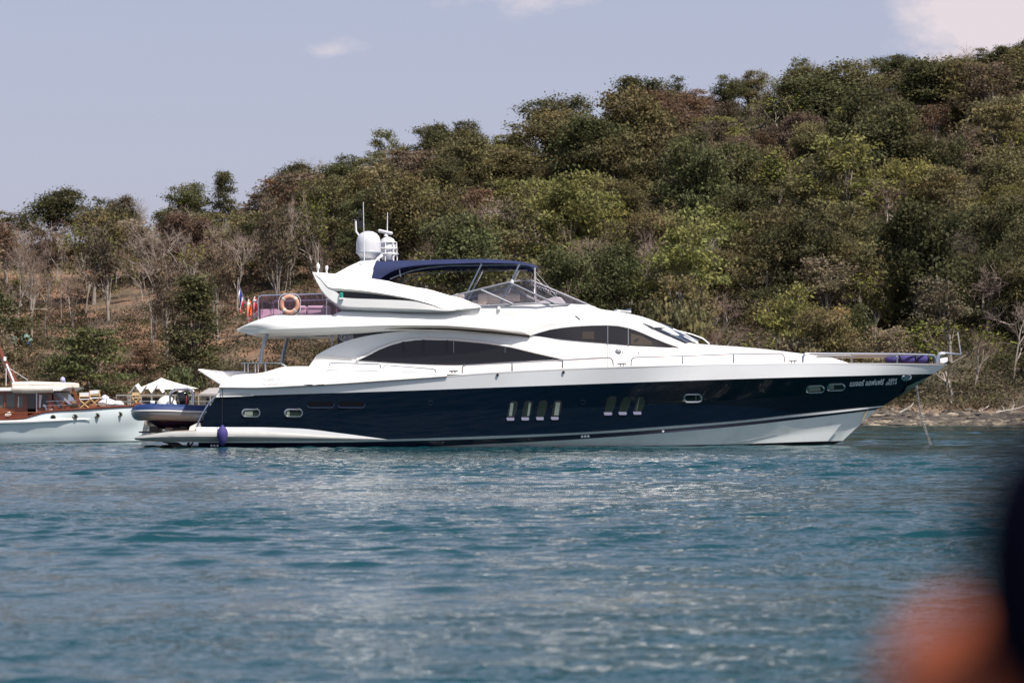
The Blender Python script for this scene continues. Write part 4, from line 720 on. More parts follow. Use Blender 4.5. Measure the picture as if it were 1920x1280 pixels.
    fz = [(447, 621, 1.9), (480, 629.5, 2.2), (560, 629, 2.3), (640, 627, 2.3), (760, 620, 2.3), (900, 622, 2.28), (994, 629.6, 2.25)]
    G = Loft(YA, [fz, f0, f1, f2], n=110); b = MB(); G.strip(b, 0, 1, 2); G.strip(b, 1, 2, 2); G.strip(b, 2, 3, 6, .06); G.across(b, 0, 0, 3); G.across(b, 3, 0, 3, -.05); G.cap(b, 0, 3, 0); part(b, 'flybridge', M['white'])
    b = MB(); rr = G.rows(1, 1)[0]; k0 = int(.5*110); b.tube([p+Vector((0, .02, -.03)) for p in rr[k0:]], [min(.035, .004+.002*i) for i in range(len(rr)-k0)], 5); part(b, 'overhang_shadow_gap', M['dark'])
    b = MB(); [b.rbox(P(x, 628.5, 1.6), (.5, 1.2, .04), .02) for x in (520, 560, 600)]; part(b, 'soffit_light', M['grey'])
    # coaming wall of the flybridge behind the wing
    W = Loft(YA, [[(636, 594, 2.46), (760, 596, 2.46), (900, 600, 2.42)], [(640, 577, 2.36), (700, 571, 2.36), (800, 566, 2.36), (850, 562, 2.38), (900, 573.5, 2.4)], [(640, 577.3, 2.2), (850, 562.3, 2.2), (900, 573.8, 2.2)]], n=40)
    b = MB(); W.strip(b, 0, 2, 2); W.across(b, 2, 0, 2, -.2); part(b, 'flybridge_coaming', M['white'])
    # ---- wing
    tw = [(586, 510, 2.62), (627, 513.5, 2.6), (694, 522, 2.56), (728, 527, 2.56), (755, 535, 2.56), (800, 541.8, 2.58), (842, 554, 2.6), (870, 561, 2.6), (902, 575, 2.5)]
    wing = [[(592, 519, 2.5), (604, 549, 2.45), (620, 566, 2.45), (634, 577.5, 2.46), (642, 582.5, 2.48), (660, 584, 2.48), (720, 587, 2.46), (800, 587.5, 2.46), (840, 585, 2.46), (902, 577, 2.44)],
        [(586, 511.2, 2.66), (594.5, 528.7, 2.86), (604, 545, 2.9), (620, 561.5, 2.92), (636, 571, 2.94), (652, 574.5, 2.95), (720, 577, 2.97), (800, 580, 2.97), (840, 582.5, 2.93), (870, 580, 2.75), (902, 576, 2.52)],
        [(586, 510.9, 2.66), (600, 526, 2.88), (618, 543, 2.93), (630, 547.6, 2.94), (644, 558.5, 2.97), (700, 561, 2.99), (770, 564.3, 2.99), (810, 573, 2.97), (840, 580.8, 2.93), (902, 575.8, 2.52)],
        [(586, 510.85, 2.65), (600, 525, 2.85), (618, 542, 2.88), (630, 546.6, 2.84), (644, 557.8, 2.78), (700, 560.4, 2.76), (770, 563.6, 2.82), (810, 572.3, 2.88), (840, 580.4, 2.91), (902, 575.7, 2.52)],
        [(586, 510.8, 2.65), (600, 524.8, 2.85), (618, 541.6, 2.88), (629, 545.6, 2.84), (640, 545.8, 2.78), (700, 551, 2.74), (770, 562.4, 2.80), (810, 571.6, 2.87), (840, 580, 2.91), (902, 575.6, 2.52)],
        [(586, 510.7, 2.66), (600, 521, 2.88), (618, 538.5, 2.95), (640, 540.8, 2.98), (680, 544.5, 3.0), (730, 552, 3.0), (775, 560.8, 2.99), (810, 570.5, 2.97), (840, 579.6, 2.93), (902, 575.4, 2.52)],
        tw, [(588, 511, 2.35), (627, 514.5, 2.3), (728, 528, 2.3), (842, 555, 2.38), (902, 576, 2.4)], [(604, 549, 2.3), (642, 582.5, 2.3), (800, 587.5, 2.3), (902, 577.5, 2.38)]]
    V = Loft(YA, wing, n=110); b = MB(); V.strip(b, 0, 3, 2, 0, False); V.strip(b, 4, 8, 2, 0, False); pair(b, 'flybridge_wing', M['white'])
    b = MB(); V.strip(b, 3, 4, 2, 0, False); pair(b, 'wing_slot_glass', M['glass'])
    b = MB(); b.box(P(640, 559.5, 3.0), (.16, .18, .05)); nl = part(b, 'navigation_light', M['white']); b = MB(); b.lathe(P(640, 558.6, 3.0), [(.065, 0), (.07, .05), (.065, .17), (.03, .19)], 12); part(b, 'lens', mat('green_lens', (.01, .28, .20), .1, coat=.5), nl)
    for x, y, r in ((596.3, 511, .055), (612.5, 513, .045)):
        b = MB(); c = P(x, y, 2.5); b.lathe(c, [(.03, 0), (.03, .1), (r, .14), (r*1.3, .2), (r, .27), (.012, .34 if r > .05 else .28)], 10); part(b, 'deck_floodlight', M['pole'])
    # ---- radar arch
    A = Loft(YA, [[(628, 515, 2.5), (660, 519, 2.5), (696, 523, 2.5)], [(631, 512, 2.42), (668, 508, 2.38), (700, 506, 2.36)], [(652, 500.5, 1.9), (680, 498, 1.85), (703, 497, 1.85)], [(675, 489.8, 1.5), (690, 489, 1.5), (705, 489, 1.5)]], n=30)
    b = MB(); A.strip(b, 0, 3, 3, .02); A.across(b, 3, .03, 3); A.cap(b, 0, 3, 0); A.cap(b, 0, 3, 1); part(b, 'radar_arch', M['white'], bevel=0)
    b = MB(); b.lathe(P(691, 490, 1.2), [(.30, -.05), (.30, .04)], 24); b.lathe(P(691, 488, 1.2), [(.2, 0), (.26, .04), (.43, .26), (.44, .30)], 32); ds = part(b, 'satellite_dome', M['dome'])
    b = MB(); b.lathe(P(691, 475.5, 1.2), [(.437, 0), (.448, .015), (.448, .075), (.437, .09)], 32); part(b, 'dome_band', mat('dome_band_grey', (.42, .44, .48), .4), ds)
    b = MB(); b.lathe(P(691, 471.5, 1.2), [(.437, 0), (.437, .26), (.425, .38), (.38, .52), (.29, .63), (.16, .70), (0, .72)], 32); part(b, 'dome_cover', M['dome'], ds)
    # second dome in its cage behind
    b = MB(); c = P(727, 488, -.1); b.lathe(c, [(.2, 0), (.28, .18), (.28, .62), (.22, .76), (.1, .83), (0, .85)], 24); rm = part(b, 'radar_mast', M['dome'])
    b = MB()
    for z, r in ((.22, .37), (.42, .33), (.64, .31)): b.tube([c+Vector((r*math.cos(a), r*math.sin(a), z)) for a in np.arange(18)*math.pi/9], .022, 6, closed=True)
    for a in np.arange(7)*.9: b.tube([c+Vector((.34*math.cos(a), .34*math.sin(a), -.1)), c+Vector((.31*math.cos(a), .31*math.sin(a), .64))], .022, 6)
    b.tube([P(703, 489, .6), P(716, 479, .2)], .05, 6); part(b, 'mast_cage', M['pole'], rm)
    b = MB(); c = P(722.5, 435.2, -.1); rot = Matrix.Rotation(R(13), 3, 'Y') @ Matrix.Rotation(R(-12), 3, 'Z'); b.rbox(c, (.56, .12, .12), .055, 4, rot); b.lathe(c-Vector((-.03, 0, .16)), [(.09, 0), (.06, .1)], 12); part(b, 'radar_scanner', M['dome'], rm)
    b = MB(); b.tube([P(673.5, 442, .9), P(667.5, 434, .9), P(667, 414.5, .9)], .035, 8); mp = part(b, 'light_mast', M['pole'])
    b = MB(); q = lambda x, y: P(x, y, .9)
    b.box(q(676, 397.5), (.17, .14, .12)); b.tube([q(676, 405), q(670.5, 408), q(671.5, 420), q(675, 424)], .045, 5); b.box(q(676.5, 420), (.19, .16, .22)); b.tube([q(660, 411.5), q(668, 413.5)], .018, 5); b.tube([q(662, 413), q(662, 411)], .04, 5); part(b, 'searchlight', M['dark'], mp)
    for pts, r in (([(683.6, 514, 1.95), (682.4, 440, 1.95), (681, 379, 1.95)], .018), ([(726, 433, -.9), (726.6, 398, -.9)], .018)): b = MB(); b.tube([P(*w) for w in pts], [r*1.2]+[r*.7]*(len(pts)-1), 5); part(b, 'whip_antenna', M['pole'])
    b = MB(); b.tube([P(679, 510, 1.95), P(683, 512, 1.95), P(687, 512, 1.95)], .03, 5); b.tube([P(674, 490, 1.7), P(683, 506, 1.95)], .01, 4); part(b, 'antenna_bracket', M['steel'])
    # ---- bimini canopy
    BM_ = Loft(YA, [[(694, 521.5, 2.42), (710, 523.5, 2.4), (721, 517, 2.36), (735, 509, 2.3), (760, 501, 2.22), (800, 496.8, 2.15), (850, 494.6, 2.1), (900, 493, 2.08), (970, 494.6, 2.06), (1007, 503, 2.04)],
        [(699, 505, 2.34), (720, 502, 2.3), (760, 495.5, 2.16), (850, 491, 2.04), (960, 491.6, 2.0), (1007.6, 501.5, 1.98)],
        [(704.5, 489.8, 2.05), (740, 488.6, 2.0), (780, 487.8, 1.95), (850, 486.2, 1.9), (900, 485.6, 1.88), (960, 488.4, 1.88), (1000, 496.4, 1.9), (1008, 500.4, 1.9)]], n=70)
    b = MB(); BM_.strip(b, 0, 2, 4, .02); BM_.across(b, 2, .06, 8); can = part(b, 'bimini_canopy', M['canvas'])
    b = MB()
    for sgn in (1, -1):
        mm = (lambda p: p) if sgn > 0 else mir
        e = [mm(P(x, y, h)) for x, y, h in ((731, 523, 2.1), (745, 517, 2.1), (770, 508, 2.05), (800, 502, 2.0), (840, 498, 1.98), (990, 496, 1.95))]; b.tube(e, .022, 6)
        b.tube([mm(P(748, 500, 2.1)), mm(P(751, 519, 2.1))], .02, 6)
    for x, y in ((900, 489.5), (970, 492.5), (1005, 500)): b.tube([P(x, y, 1.95), mir(P(x, y, 1.95))], .022, 6)
    part(b, 'canopy_hoop', M['steel'], can)
    for sgn in (1, -1):
        mm = (lambda p: p) if sgn > 0 else mir
        for q in ([(903, 495, 2.05), (886.5, 528, 2.15), (870, 561.5, 2.3)], [(973.8, 495.5, 2.05), (957, 530, 2.25), (935, 577, 2.36)], [(1002.5, 499, 1.9), (1003, 527, 1.2), (1005, 567, .9)]):
            b = MB(); b.tube([mm(P(*w)) for w in q], .03, 6); part(b, 'canopy_pole', M['chrome'], can)
        for q in ([(994, 497, 1.9), (1045, 557, 1.2)],): b = MB(); b.tube([mm(P(*w)) for w in q], .009, 4); part(b, 'canopy_stay', M['pole'], can)
    b = MB(); b.lathe(P(960, 528, 2.25), [(0, -.07), (.06, -.04), (.06, .04), (0, .07)], 10); b.lathe(P(935, 577, 2.38), [(.07, -.06), (.05, .05)], 8); part(b, 'pole_joint', M['pole'])
    # ---- flybridge windscreen
    top = [(847, 555.4, 2.36), (900, 542.2, 2.34), (955, 529, 2.3), (973, 526.2, 1.9), (988, 525.8, 1.1), (998, 526.4, 0)]; bot = [(866, 565, 2.4), (905, 573.4, 2.42), (1010, 568.4, 2.28), (1064, 570.4, 1.95), (1094, 572.4, 1.2), (1108, 573.4, 0)]
    def ruled(ts, m=6):
        rows = []
        for k in range(len(ts)-1):
            for q in range(m+(k == len(ts)-2)): t = q/m; rows.append([ts[k][w]+(ts[k+1][w]-ts[k][w])*t for w in range(3)])
        return [P(*r) for r in rows]
    b = MB(); rt, rb = ruled(top), ruled(bot); b.grid([[a.lerp(c, t) for a, c in zip(rt, rb)] for t in (0, .33, .66, 1)]); b.grid([[mir(a.lerp(c, t)) for a, c in zip(rt, rb)] for t in (0, .33, .66, 1)]); wsn = part(b, 'fly_windscreen', M['smoke'])
    b = MB(); fr = mat('screen_frame', (.34, .34, .38), .3, metal=.5)
    for mm in ((lambda p: p), mir):
        b.tube([mm(p) for p in rt], .032, 6); b.tube([mm(p) for p in rb], .03, 6)
        for i0 in ((901, 543, 2.34, 960, 569.5, 2.36), (956, 530, 2.3, 1040, 569, 2.14)): b.tube([mm(P(*i0[:3])), mm(P(*i0[3:]))], .034, 6)
    b.tube([P(998, 526.4, 0), P(1108, 573.4, 0)], .03, 6); part(b, 'screen_frame', fr, wsn)
    # helm seats, console and sunpad behind the screen
    b = MB(); b.rbox(P(943, 558.5, .9), (1.22, .9, .30), .08); b.rbox(P(905, 561, 1.0), (.34, .8, .42), .1); b.rbox(P(925, 568, .8), (1.5, 1.0, .18), .05); part(b, 'helm_seat', M['cream'])
    b = MB(); b.rbox(P(862, 557, 1.2), (.36, .9, .22), .08); part(b, 'bench_seat', M['cream'])
    b = MB(); b.prism([P(x, y, 1.2) for x, y in ((1008, 570), (1014, 564), (1040, 556), (1052, 557), (1062, 569))], (0, 2.2, 0)); part(b, 'helm_console', M['pad'], bevel=.05)
    # ---- after end of the flybridge
    Q = lambda x, y, hb_=2.58: P(x, y, hb_)
    b = MB(); panels = [[(486.5, 560), (490, 554.5), (545, 553), (610, 551), (612.5, 553.5), (612.5, 592), (530, 592.5), (486.5, 604)], [(615, 556), (632, 571), (641, 581), (622, 592), (615, 592)]]
    for p_ in panels: b.add([Q(x, y) for x, y in p_], [tuple(range(len(p_)))]); b.add([mir(Q(x, y)) for x, y in p_], [tuple(range(len(p_)))])
    b.add([Q(485.5, 561), mir(Q(485.5, 561)), mir(Q(485.5, 600)), Q(485.5, 600)], [(0, 1, 2, 3)]); sc = part(b, 'aft_screen', M['plum'])
    b = MB()
    for mm in ((lambda p: p), mir):
        b.tube([mm(Q(*w)) for w in ((484.3, 603), (484.5, 560), (486, 556), (490, 553.7), (545, 552.2), (607, 550.6), (611, 552), (612.6, 556), (612.6, 592))], .028, 6)
        b.tube([mm(Q(*w)) for w in ((486, 603), (510, 593.5), (524, 589), (545, 588))], .02, 5); b.tube([mm(Q(613, 565)), mm(Q(636, 566))], .014, 5)
    b.tube([Q(484.5, 560), mir(Q(484.5, 560))], .028, 6)
    for x, y in ((482.5, 565), (482.5, 593)): b.tube([Q(x-8, y), Q(x, y)], .03, 6)
    for w in ((491.5, 564.5), (512.5, 566)): b.tube([Q(w[0], w[1], 2.0), Q(w[0], 590, 2.0)], .015, 5); b.lathe(Q(w[0], w[1], 2.0), [(.04, -.03), (.04, .04)], 8)
    part(b, 'screen_rail', M['chrome'], sc)
    b = MB()
    for x0, x1, hb_ in ((561, 573.5, 1.6), (576, 611, 1.6), (612.5, 618, 1.6)): c = (P(x0, 582, hb_)+P(x1, 582, hb_))/2; w_ = (P(x1, 582, hb_)-P(x0, 582, hb_)).x; b.rbox(c+Vector((0, .3, -.05)), (w_, .7, .22), .05); b.rbox(c+Vector((0, .3, .1)), (w_, .75, .14), .06)
    part(b, 'fly_seat', M['pad'])
    b = MB(); b.prism([P(x, y, 1.9) for x, y in ((487, 579.5), (518, 579), (518, 585), (505, 590), (487, 598))], (0, 2.5, 0)); part(b, 'fly_sunpad', M['pad'])
    # ---- rails, stanchions and cleats along the side deck
    rail_h = lambda x: max(.02, hh(x, 692 if x < 1000 else 684)-.12)
    def rail(pts, posts, r=.028, nm='side_rail'):
        for mm in ((lambda p: p), mir):
            b = MB(); b.tube([mm(P(x, y, rail_h(x))) for x, y in pts], r, 6); o = part(b, nm, M['chrome'])
            for x, y0, y1 in posts: b = MB(); b.tube([mm(P(x, y0, rail_h(x))), mm(P(x, y1, rail_h(x)))], [.024, .032], 6); part(b, 'stanchion', M['steel'], o)
    rail([(617.6, 686), (618.4, 682), (621, 680.5), (665, 681.5), (710, 682.8), (713, 684.5), (714.3, 690.5)], [], .022); rail([(719, 691.5), (720, 687), (724, 684.8), (765, 688), (812, 691.8), (816, 693.5), (817.3, 698.3)], [], .022)
    rail([(866.5, 700), (866.8, 689), (869, 686), (873, 684.6), (960, 680), (1055, 675), (1140, 670.5), (1146, 672), (1149, 677), (1150, 686.5)], [(960, 680, 695.5), (1054.5, 675, 690)])
    rail([(1183, 686), (1183.5, 675), (1187, 671), (1193, 669.6), (1279.5, 667.4), (1375.7, 663.8), (1463, 662.6), (1468, 664.5), (1471, 670), (1471.5, 679.2)], [(1279.3, 667.4, 682.5), (1375.5, 663.8, 680.5)])
    rail([(1504.5, 680), (1505.5, 668), (1509.5, 663.3), (1520, 662.9), (1600, 663.2), (1690, 663.8), (1745, 665.2), (1751, 667), (1754, 672), (1755, 681.5)], [(1597, 663.2, 680), (1682, 663.8, 680.5)], .045, 'bow_rail')
    b = MB()
    for mm in ((lambda p: p), mir): b.tube([mm(P(x, y, rail_h(x))) for x, y in ((1530, 668.6), (1600, 668.4), (1682, 668))], .025, 6)
    part(b, 'lower_bow_rail', M['chrome'])
    b = MB(); b.tube([P(1757.6, 681.5, .1), P(1758.5, 668, .1), P(1761, 663, .1), P(1766, 661.2, .06), P(1801.5, 664, 0), P(1796, 622.5, 0)], [.05, .05, .05, .05, .035, .028], 6); b.tube([P(1762.4, 681.5, -.1), P(1763, 670, -.1), P(1766, 664, -.06), P(1772, 662, 0)], .04, 6); part(b, 'pulpit', M['chrome'])
    b = MB(); b.prism([P(x, y, .1) for x, y in ((1762, 680.8), (1762.5, 672.5), (1768, 671), (1777, 669.8), (1777, 678), (1770, 681.5))], (0, .2, 0)); part(b, 'anchor_roller', M['pole'], bevel=.02)
    for x, y in ((850, 697.5), (1165.5, 683.8), (1487, 678)):
        for mm in ((lambda p: p), mir):
            b = MB(); hb_ = rail_h(x); b.tube([mm(P(x-8, y-2, hb_)), mm(P(x+8.5, y-2.6, hb_))], .03, 6); [b.tube([mm(P(x+d, y-2.2, hb_)), mm(P(x+d, y+3, hb_))], .022, 6) for d in (-2.6, 3)]; part(b, 'cleat', M['steel'])
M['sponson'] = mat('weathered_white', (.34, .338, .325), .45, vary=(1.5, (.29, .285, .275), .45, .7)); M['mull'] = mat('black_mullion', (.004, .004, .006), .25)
build_yacht()
# ------------------------------------------------------------------ things carried by the yacht
def ring(name, m, mb_m, c, r, t, axis, label, group='lifebuoys on the flybridge'):
    o = thing(name, label, 'lifebuoy', c, group); c = Vector(c); u, v = axis; u, v = Vector(u), Vector(v); n = u.cross(v).normalized(); b = MB(); rows = []
    for k in range(33):
        a = k*2*math.pi/32; d = u*math.cos(a)+v*math.sin(a); rows.append([c+d*(r+t*math.cos(q))+n*t*.9*math.sin(q) for q in np.arange(12)*math.pi/6])
    b.grid(rows, True); b.build('ring', m, o)
    for a in (math.pi/4, 3*math.pi/4, 5*math.pi/4, 7*math.pi/4):
        b = MB(); rows = []
        for k in range(5):
            d = u*math.cos(a+(k-2)*.06)+v*math.sin(a+(k-2)*.06); rows.append([c+d*(r+(t+.008)*math.cos(q))+n*(t+.008)*.9*math.sin(q) for q in np.arange(12)*math.pi/6])
        b.grid(rows, True); b.build('band', mb_m, o)
    b = MB(); pts = []
    for k in range(33): a = k*2*math.pi/32; d = u*math.cos(a)+v*math.sin(a); pts.append(c+d*(r+t+.02+.05*abs(math.sin(2*a))))
    b.tube(pts, .009, 4, closed=True); b.build('grab_line', M['pole'], o)
peach = mat('faded_peach_plastic', (.56, .27, .19), .6, vary=(4, (.64, .36, .27), .45, .7)); orange = mat('bright_orange_plastic', (.80, .13, .025), .5); redp = mat('dark_red_plastic', (.42, .025, .03), .45); silver = mat('reflective_tape', (.55, .53, .50), .4)
ring('lifebuoy', peach, silver, P(543, 571, 2.72), .272, .078, ((1, 0, 0), (0, 0, 1)), 'faded peach lifebuoy hung flat on the plum tinted flybridge screen')
ring('lifebuoy', orange, silver, P(467, 583, 1.6), .30, .075, ((0, 1, 0), (0, 0, 1)), 'bright orange lifebuoy seen edge on beside the flag staff')
ring('lifebuoy', redp, silver, P(478, 576, 1.9), .27, .07, ((0, 1, 0), (0, 0, 1)), 'dark red lifebuoy seen edge on at the screen corner')
def build_flag():
    o = thing('flag', 'red white and blue striped flag drooping from a slanting staff at the stern', 'flag', P(473, 605, 1.2)); b = MB(); b.tube([P(474.5, 606, 1.2), P(445.5, 528, 1.2)], [.02, .013], 6); b.build('staff', M['chrome'], o)
    cols = [(.55, .02, .04), (.75, .74, .76), (.03, .03, .22), (.75, .74, .76), (.55, .02, .04)]; b = MB(); ms = [mat('flag_red', cols[0], .8), mat('flag_white', cols[1], .8), mat('flag_blue', cols[2], .8)]
    a0, a1 = P(446.3, 531, 1.2), P(459, 565, 1.2); NV, NU = 18, 16; rows = []
    for u in range(NU+1):
        row = []
        for v in range(NV+1):
            s, t = u/NU, v/NV; h = a0.lerp(a1, t); drop = Vector((-.10*s+.07*s*s-.02*t*s, .10*math.sin(5*s+6*t)*s, -.47*s)); p = h+drop; mid = a0.lerp(a1, .5)
            p.x += (mid.x-.02-h.x)*min(1, s*1.25)*.68; p.y += .07*math.sin(t*11+s*3)*min(1, 2*s); row.append(p)
        rows.append(row)
    base = len(b.v); b.v += [tuple(p) for r in rows for p in r]
    for u in range(NU):
        for v in range(NV):
            i = u*(NV+1)+v; b.f.append((i, i+1, i+NV+2, i+NV+1)); b.mi.append((0, 1, 2, 2, 1, 0)[min(5, int(v/NV*6))])
    b.build('cloth', ms, o, smooth=60)
build_flag()
def fender(px, py):
    o = thing('hanging_fender', 'purple cloth covered fender hanging on a rope at the stern quarter', 'fender', P(px, py, 3.25)); c = P(px, 816, 3.28); b = MB()
    b.lathe(c, [(.02, -.36), (.09, -.30), (.15, -.16), (.185, -.02), (.19, .08), (.165, .19), (.10, .28), (.05, .32), (.04, .36)], 18); b.build('body', M['purple'], o)
    b = MB(); b.tube([P(417, 727, 3.06), P(417.2, 745, 3.02), P(416.8, 798.5, 3.22)], .012, 5); b.build('rope', M['dark'], o)
fender(417, 833)
for k, (x0, x1, y0, lab) in enumerate(((1660, 1689, 667.5, 'purple covered fender lying on the bow deck, nearest the wheelhouse'), (1684, 1720, 667, 'purple covered fender on the bow deck between two others'), (1717, 1744, 666.5, 'purple covered fender on the bow deck, nearest the anchor roller'))):
    c = (P(x0, 674, .35)+P(x1, 674, .35))/2+Vector((0, .1*k, 0)); L_ = (P(x1, 674, .35)-P(x0, 674, .35)).x; o = thing('deck_fender', lab, 'fender', c, 'fenders on the bow deck'); ax = Matrix.Rotation(R(90), 3, 'Y') if k < 2 else Matrix.Rotation(R(78), 3, 'Y')
    b = MB(); b.lathe(c, [(.03, -L_*.52), (.09, -L_*.46), (.145, -L_*.30), (.18, -.03), (.18, L_*.12), (.15, L_*.32), (.09, L_*.43), (.04, L_*.47)], 16, ax); b.build('body', M['purple'], o)
    b = MB(); e = c+Vector((L_*.42, 0, .02)); b.tube([e+Vector((0, -.15*math.cos(a), .17*math.sin(a))) for a in np.arange(12)*math.pi/6], .025, 5, closed=True); b.tube([e+Vector((0, 0, .16)), e+Vector((.03, -.05, .26))], .02, 5); b.build('lashing', M['dark'], o)
def chain():
    o = thing('anchor_chain', 'galvanised anchor chain running from the bow down into the sea', 'chain', P(1748, 838, 0)); a = P(1717, 716, 0); e = P(1747.5, 837.5, 0); e.z = -.15; n = 46; b = MB(); d = (e-a)
    for k in range(n):
        t = (k+.5)/n; c = a+d*t+Vector((-.09*math.sin(math.pi*t), 0, 0)); tg = d.normalized(); u = Vector((0, 1, 0)) if k % 2 else tg.cross(Vector((0, 1, 0))).normalized(); L_ = d.length/n*.78
        b.tube([c+tg*L_*math.cos(q)*.9+u*.048*math.sin(q) for q in np.arange(8)*math.pi/4], .014, 4, closed=True)
    b.build('links', mat('galvanised_chain', (.50, .49, .48), .45, metal=.6, vary=(9, (.30, .25, .20), .45, .6)), o)
chain()
# ------------------------------------------------------------------ tender on the swim platform
def build_tender():
    TY = 92.4; TC = Craft(TY, 5.0); Q = TC.P; o = thing('inflatable_tender', 'blue topped grey inflatable tender on the swim platform with black outboard', 'tender', Q(320, 807, 0))
    near = [(392, 775.5, .78), (378, 775, .78), (345, 774, .78), (315, 772.8, .78), (292, 772.4, .74), (277, 772.5, .60), (267, 773, .38), (261, 773.4, 0)]
    path = []; fx = [pchip(range(len(near)), [q[k] for q in near]) for k in range(3)]
    for t in np.linspace(0, len(near)-1, 40): path.append(Q(*[f(t) for f in fx]))
    path = path+[TC.mir(p) for p in path[-2::-1]]; r = [.285]*len(path); n = len(path)
    def arc(a0, a1, nm, m, grow=0.0, k=7):
        b = MB(); rows = []
        for i, p in enumerate(path):
            t = (path[min(i+1, n-1)]-path[max(i-1, 0)]).normalized(); out = Vector((t.y, -t.x, 0)).normalized()
            if out.dot(p-Q(340, 773, 0)) < 0: out = -out
            rows.append([p+out*math.cos(a)*(.285+grow)+Vector((0, 0, math.sin(a)*(.285+grow))) for a in np.linspace(R(a0), R(a1), k)])
        b.grid(rows); return b.build(nm, m, o)
    arc(17, 200, 'tube_cover', mat('royal_blue_cover', (.007, .027, .115), .6, bump=(8, .15, .02)), .004, 12); arc(7, 17, 'rubbing_band', mat('white_rubber', (.55, .55, .53), .5), .02, 5); arc(-200, 7, 'tube', mat('silver_grey_hypalon', (.17, .18, .195), .3, coat=.4), 0, 14)
    # deep-V hull in dark violet
    b = MB(); st = [(392, 786, .62, 801), (354, 787, .64, 803), (325, 787, .62, 804.5), (304, 787, .52, 804), (290, 787, .36, 797), (279, 787, .12, 790)]
    rows = []
    for x, y0, hb_, yk in st: rows.append([Q(x, y0-8, hb_*.95), Q(x, y0, hb_), Q(x, y0+(yk-y0)*.45, hb_*.82), Q(x, yk, 0)])
    b.grid(rows); b.grid([[TC.mir(p) for p in w] for w in rows]); b.build('hull', mat('violet_hull_paint', (.030, .016, .045), .35), o)
    b = MB(); b.lathe(Q(312.5, 762, .1), [(.37, -.02), (.37, .04), (.33, .17), (.25, .28), (.13, .36), (0, .385)], 28); b.build('console_cover', mat('white_cover', (.70, .68, .63), .6, bump=(3, .2, .05)), o)
    og = mat('black_cowling', (.012, .012, .014), .15, coat=.6); b = MB(); b.rbox(Q(343, 746, .0), (.40, .34, .46), .12, 4, Matrix.Rotation(R(-10), 3, 'Y')); b.rbox(Q(344, 758, .0), (.30, .26, .2), .05, 3); b.prism([Q(x, y, .06) for x, y in ((340, 760), (349, 760), (350, 790), (343, 792))], (0, .12, 0)); b.build('outboard_motor', og, o)
    b = MB(); b.rbox(Q(350, 750, .1), (.06, .28, .28), .03); b.build('motor_panel', mat('dark_red_panel', (.16, .02, .015), .4), o)
    b = MB()
    for s in (.62, -.62):
        p = [Q(x, y, s) for x, y in ((318, 764), (318.5, 742), (323, 734), (332, 730.4), (352, 729), (359, 731.5), (362.5, 738), (363.3, 764))]; b.tube(p, .045, 8)
    for x, y in ((332, 730.4), (352, 729)): b.tube([Q(x, y, .62), Q(x, y, -.62)], .03, 6)
    b.build('roll_bar', M['chrome'], o)
    b = MB(); b.rbox(Q(286, 754.5, .5), (.15, .1, .09), .03); b.tube([Q(282, 752, .5), Q(290, 752, .5)], .02, 5); b.build('bow_cleat', M['pole'], o)
    b = MB(); b.tube([Q(279, 789, .2), Q(279.5, 797, .3), Q(286, 804, .3)], .014, 5); b.build('bow_line', M['dark'], o)
    b = MB()
    for x0, x1, y0 in ((284, 300, 800), (323, 340, 803), (341, 354, 800.5)): c = (Q(x0, y0, 0)+Q(x1, y0, 0))/2; z0 = P(320, 808, 2).z; c.z = (z0+c.z)/2; b.box(c, ((Q(x1, 0, 0)-Q(x0, 0, 0)).x, 1.1, abs(Q(x0, y0, 0).z-z0)+.06))
    b.box(Q(300, 810.5, 0)+Vector((.1, 0, .02)), (1.5, 1.3, .05)); c = tag(b.build('tender_cradle', M['dark']), 'black chock cradle under the inflatable tender on the platform', 'cradle')
    b = MB(); b.box(Q(317, 804, .56), (.26, .04, .1)); b.build('chock_pad', mat('brown_pad', (.20, .15, .12), .7), c)
build_tender()
